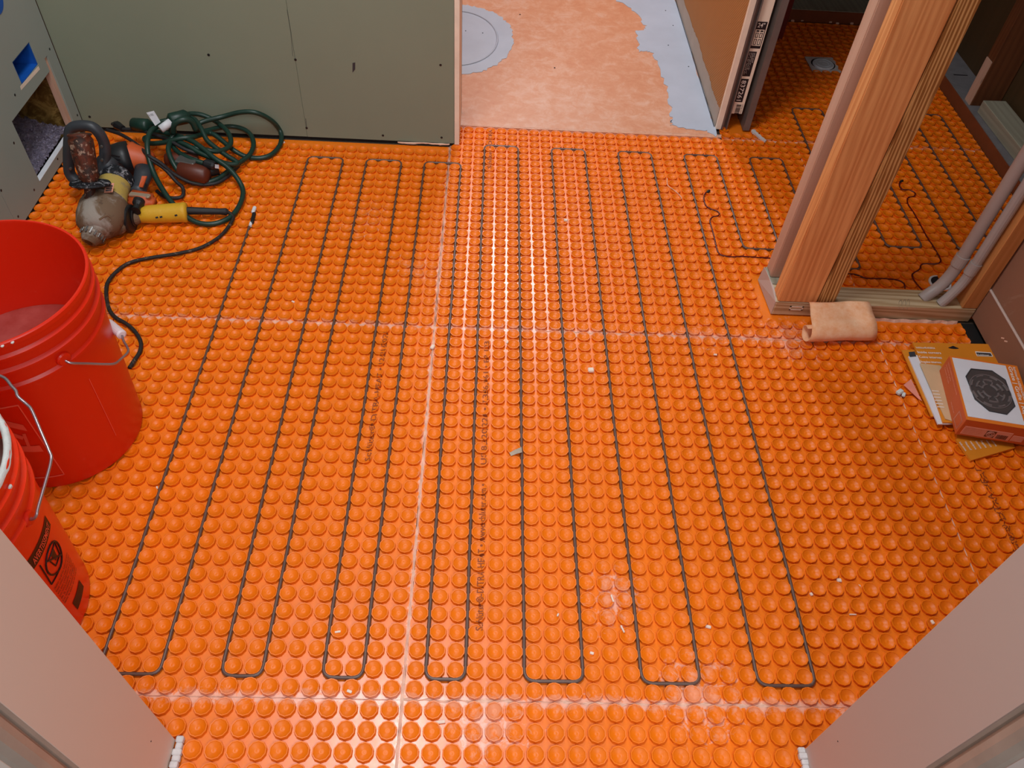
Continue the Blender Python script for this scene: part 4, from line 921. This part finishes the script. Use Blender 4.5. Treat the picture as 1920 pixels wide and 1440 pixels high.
# pack B (lower left, orange with white booklet)
pkB = [vec2(P(1690, 658, .008)), vec2(P(1745, 782, .008)), (1.09, .575), (1.09, .775)]
cB = obj('card_pack', quadbox(pkB, SZ+.0052, SZ+.0080), 'card_orange', label='orange card pack at the bottom left of the stack, below the white booklet', cat='card pack')
wb_ = [vec2(P(1703, 669, .012)), vec2(P(1758, 796, .012)), vec2(P(1778, 796, .012)), (1.10, .575), (1.09, .765)]
bk_ = obj('booklet', quadbox(wb_, SZ+.0082, SZ+.0112), 'white_card', label='white folded booklet between the two orange card packs', cat='booklet')
obj('booklet_photo', slab([P(1704, 660, .0146), P(1715, 659, .0146), P(1718, 668, .0146), P(1706, 669, .0146)], .0006), 'charcoal', bk_)
pkA = [vec2(P(1711, 642, .017)), vec2(P(1737, 700, .017)), vec2(P(1768, 792, .017)), (1.13, .56), vec2(P(1873, 672, .017)), vec2(P(1853, 645, .017))]
cA = obj('card_pack', quadbox(pkA, SZ+.0115, SZ+.0145), 'card_orange', label='orange inside-corners card pack with a hanging slot, behind the carton', cat='card pack')
zA = SZ+.0150
obj('product_bag', slab([P(1724, 682, zA), P(1762, 686, zA), P(1790, 720, zA), P(1800, 795, zA+.0), P(1772, 786, zA), P(1745, 730, zA)][::-1], .0015), 'card_kraft', cA, 'beige window of the pack')
axA = (P(1760, 664, zA)-P(1722, 657, zA)).normalized(); axA = Vector((1, .0, 0)); ayA = Vector((-.12, .99, 0)).normalized()
for t, x, y, h, w in [('Schlüter®-KERDI', 1718, 653, .005, .042), ('Inside corners', 1721, 662, .0065, .052), ('Coins internes', 1724, 671, .0065, .050), ('Ángulos internos', 1727, 680, .0065, .045)]:
    obj('pack_text', text_geo(t, P(x, y, zA+.0004), axA, ayA, h, .015, w), 'white_ink', cA)
obj('pack_logo', slab([P(1828, 659, zA), P(1858, 661, zA), P(1862, 669, zA), P(1832, 668, zA)][::-1], .0005), 'white_ink', cA)
obj('pack_logo', slab([P(1830, 661, zA+.0006), P(1857, 662.5, zA+.0006), P(1860, 667.5, zA+.0006), P(1833, 666.5, zA+.0006)][::-1], .0005), 'charcoal', cA)
obj('pack_text', text_geo('Schlüter', P(1834, 666.5, zA+.0014), axA, ayA, .0045, .015, .026), 'white_ink', cA)
hs = spline([P(1778, 652, zA), P(1783, 650, zA), P(1787, 648.5, zA), P(1792, 650.5, zA), P(1798, 653.5, zA), P(1788, 654, zA)], 3, True)
obj('hang_slot', slab(hs, .0005), 'ink', cA)
for k in range(6): obj('print_line', slab([P(1747+2*k, 732+6*k, zA+.0018), P(1760+2*k, 733+6*k, zA+.0018), P(1760.4+2*k, 734.5+6*k, zA+.0018), P(1747.4+2*k, 733.5+6*k, zA+.0018)][::-1], .0004), 'white_ink', cA)
# grate carton
BZ0, BZ1 = SZ+.0166, .0655
TL, BL = P(1780, 667, BZ1), P(1812, 787, BZ1)
ey = (TL-BL); ey.z = 0; dep = ey.length; ey.normalize(); ex = Vector((ey.y, -ey.x, 0)); wid = .136
bc = BL+ex*wid/2+ey*dep/2; bc.z = (BZ0+BZ1)/2
bx = empty('grate_carton', (bc.x, bc.y, BZ0), 'orange and white carton with an octagon window over a round drain grate', 'carton')
obj('carton_body', frame_box(bc, ex, ey, UP, wid, dep, BZ1-BZ0, .0008), 'box_side', bx, 'orange carton, sides toned as shaded')
def bt(u, v, h=0): q = BL+ex*(wid*u)+ey*(dep*v); q.z = BZ1+h; return q
def bf(u, w, h=0): q = BL+ex*(wid*u)-ey*h; q.z = BZ0+(BZ1-BZ0)*w; return q
def bs(v, w, h=0): q = BL+ey*(dep*v)-ex*h; q.z = BZ0+(BZ1-BZ0)*w; return q
obj('carton_panel', slab([bt(-.0, .0, .0), bt(1, .0, 0), bt(1, 1, 0), bt(0, 1, 0)], .0006), 'box_orange', bx, 'orange top border')
obj('carton_panel', slab([bt(.03, .05, .0006), bt(.82, .05, .0006), bt(.82, .97, .0006), bt(.03, .97, .0006)], .0006), 'white_card', bx, 'white tiled-photo panel')
for k in (.28, .52, .76): [obj('tile_joint', slab([bt(a, k, .0012), bt(b, k, .0012), bt(b, k+.006, .0012), bt(a, k+.006, .0012)], .0002), 'tag', bx) for a, b in ((.03, .14), (.77, .82))]
oc = [(.27, .82), (.58, .84), (.74, .72), (.76, .32), (.60, .17), (.36, .18), (.20, .33), (.16, .68)]
obj('octagon_window', slab([bt(a, b, .0012) for a, b in oc][::-1], .0004), 'grate', bx, 'dark octagonal window')
oc2 = oc+[oc[0]]
obj('window_rim', tube([bt(a, b, .0018) for a, b in oc2], .0011, 6), 'charcoal', bx)
gc0 = bt(.465, .50, .0018)
def el(r, a): return gc0+ex*(r*math.cos(a))+ey*(r*1.12*math.sin(a))
gp = []
for r, gaps in ((.036, 8), (.026, 6), (.015, 4)):
    for k in range(gaps):
        a0 = 2*math.pi*k/gaps+.18; a1 = 2*math.pi*(k+1)/gaps-.18
        gp.append(tube([el(r, a0+(a1-a0)*i/8) for i in range(9)], .0022, 6))
for k in range(8):
    a = 2*math.pi*(k+.5)/8; gp.append(tube([el(.017, a), el(.024, a)], .0014, 6))
gp.append(tube([el(.0395, 2*math.pi*i/36) for i in range(36)], .0012, 6, True))
obj('drain_grate', join(*gp), 'grate_metal', bx, 'round slotted metal grate')
exr = ex; 
obj('carton_text', text_geo('Schlüter®-KERDI-DRAIN', bt(.925, .97, .0012), -ey, ex, .0045, .015, dep*.55), 'white_ink', bx)
obj('carton_text', text_geo('Grate | Grille | Rejilla', bt(.855, .97, .0012), -ey, ex, .0075, .015, dep*.86), 'white_ink', bx)
obj('carton_panel', slab([bf(.05, .12), bf(.72, .12), bf(.72, .62), bf(.05, .62)], .0006), 'pink_card', bx, 'pink specification panel')
for k in range(4): obj('carton_text', text_geo('Stainless steel grate assembly 4" x 4"', bf(.07, .50-.10*k, .0010), ex, UP, .0022, 0, .040), 'box_side', bx)
obj('carton_print', slab([bf(.37, .18, .0008), bf(.50, .18, .0008), bf(.50, .56, .0008), bf(.37, .56, .0008)], .0004), 'red_tool', bx)
qc = bf(.435, .37, .0014)
obj('carton_print', join(*[tube([qc+ex*(r*math.cos(2*math.pi*i/16))+UP*(r*math.sin(2*math.pi*i/16)) for i in range(16)], .0005, 5, True) for r in (.003, .0055, .0075)]), 'pink_card', bx)
rnd = random.Random(2); u = .53; prt = []
while u < .67: w = rnd.choice((.004, .007, .010)); prt.append(slab([bf(u, .16, .0008), bf(u+w, .16, .0008), bf(u+w, .42, .0008), bf(u, .42, .0008)], .0003)); u += w+.006
obj('carton_print', join(*prt), 'red_tool', bx, 'barcode')
obj('carton_print', slab([bf(.74, .16), bf(.9, .16), bf(.9, .5), bf(.74, .5)], .0006), 'pink_card', bx)
for k, t in enumerate(['Schlüter®-KERDI-DRAIN Grate assembly', 'Ensemble de grille', 'Conjunto de rejilla', 'www.schluter.com']):
    obj('carton_text', text_geo(t, bs(.93 if k < 3 else .42, .80-.17*k, .0010), -ey, UP, .0040, .01, (.09, .045, .045, .03)[k]), 'pink_card', bx)
obj('carton_print', join(*[slab([bs(a, b), bs(c, b), bs(c, d), bs(a, d)], -.0006) for a, b, c, d in ((.20, .15, .04, .21), (.20, .66, .04, .72), (.20, .15, .185, .72), (.055, .15, .04, .72))]), 'pink_card', bx, 'pale logo frame')
obj('paper_scrap', slab([P(1694, 722, .0075), P(1708, 711, .0075), P(1728, 752, .0040), P(1722, 748, .004)][::-1], .0008), 'pink_paper', label='pink triangular paper scrap poking out left of the card packs', cat='paper scrap')
pq = P(1687, 735, .0045)
ck = obj('mortar_chip', join(frame_box(pq, Vector((.8, .6, 0)), Vector((-.6, .8, 0)), UP, .016, .010, .008, .002), frame_box(pq+Vector((.007, -.006, -.001)), Vector((.5, .86, 0)), Vector((-.86, .5, 0)), UP, .012, .007, .005, .0015)), 'crust', label='white mortar chunk left of the pink paper scrap', cat='mortar chip')

# ================================================================== SMALL DEBRIS
rnd = random.Random(21)
chips = [(655, 1296, 9, 4), (633, 1184, 10, 3), (826, 1352, 16, 5), (1575, 1086, 8, 6), (1612, 1097, 6, 5), (1523, 1112, 5, 5), (1749, 1166, 5, 6), (1601, 1150, 12, 2), (1068, 872, 5, 4), (1061, 413, 7, 5), (549, 563, 6, 3), (1341, 666, 6, 3), (1108, 694, 11, 9), (811, 650, 7, 9), (293, 912, 3, 5), (1110, 1224, 7, 4), (1329, 1173, 10, 5), (1046, 1153, 3, 5), (530, 268, 8, 3), (1148, 1122, 3, 12), (1167, 1180, 3, 12), (1080, 626, 3, 8), (951, 643, 3, 5)]
crumb_labels = ['beside the third bottom cable loop, just above the near seam', 'in the second cable loop from the left, near its bottom', 'lying below the near seam, right of the long seam', 'right of the last long cable loop, largest of a trio', 'right of the largest crumb of the trio', 'left of the largest crumb of the trio', 'by the right doorway return', 'as a thin sliver below the trio', 'on the cable in the centre of the floor', 'near the shower, in the second central loop', 'near the far seam, left of the long seam', 'under the far seam, right of the last long cable', 'right of centre, between two cables, broad and flat', 'stuck to the long seam near the far seam', 'on the leftmost cable, beside the bucket', 'right of the loop below the grey tape, near its bottom', 'in the lower right loop', 'at the lower centre, thin and upright', 'at the foot of the back wall beside the cords', 'as the left one of two upright streaks, lower right centre', 'as the right one of two upright streaks, lower right centre', 'as a small upright streak near the far seam', 'beside the far printed lettering in the centre']
for i, (x, y, w, h) in enumerate(chips):
    q = P(x, y, ZT); s = (q-CAM).length/FPX; q.z = hsurf(q.x, q.y)+.0015
    an = rnd.uniform(-.5, .5); e1v = Vector((math.cos(an), math.sin(an), 0)); e2v = Vector((-math.sin(an), math.cos(an), 0))
    obj('mortar_crumb', frame_box(q, e1v, e2v, UP, w*s*1.0, h*s*1.15, min(w, h)*s*.6+.001, min(w, h)*s*.18), 'chip', label='pale crumb '+crumb_labels[i], cat='mortar crumb', group='mortar crumbs on the membrane')
fib = [(1251, 334), (1251, 345), (1256, 351), (1266, 358), (1276, 368), (1278, 373)]
obj('plastic_shaving', px_tube(fib, .004, .0009, 4, 5), 'mortar', label='thin pale curled shaving on the floor left of the sensor wire tip', cat='shaving', smooth=True)
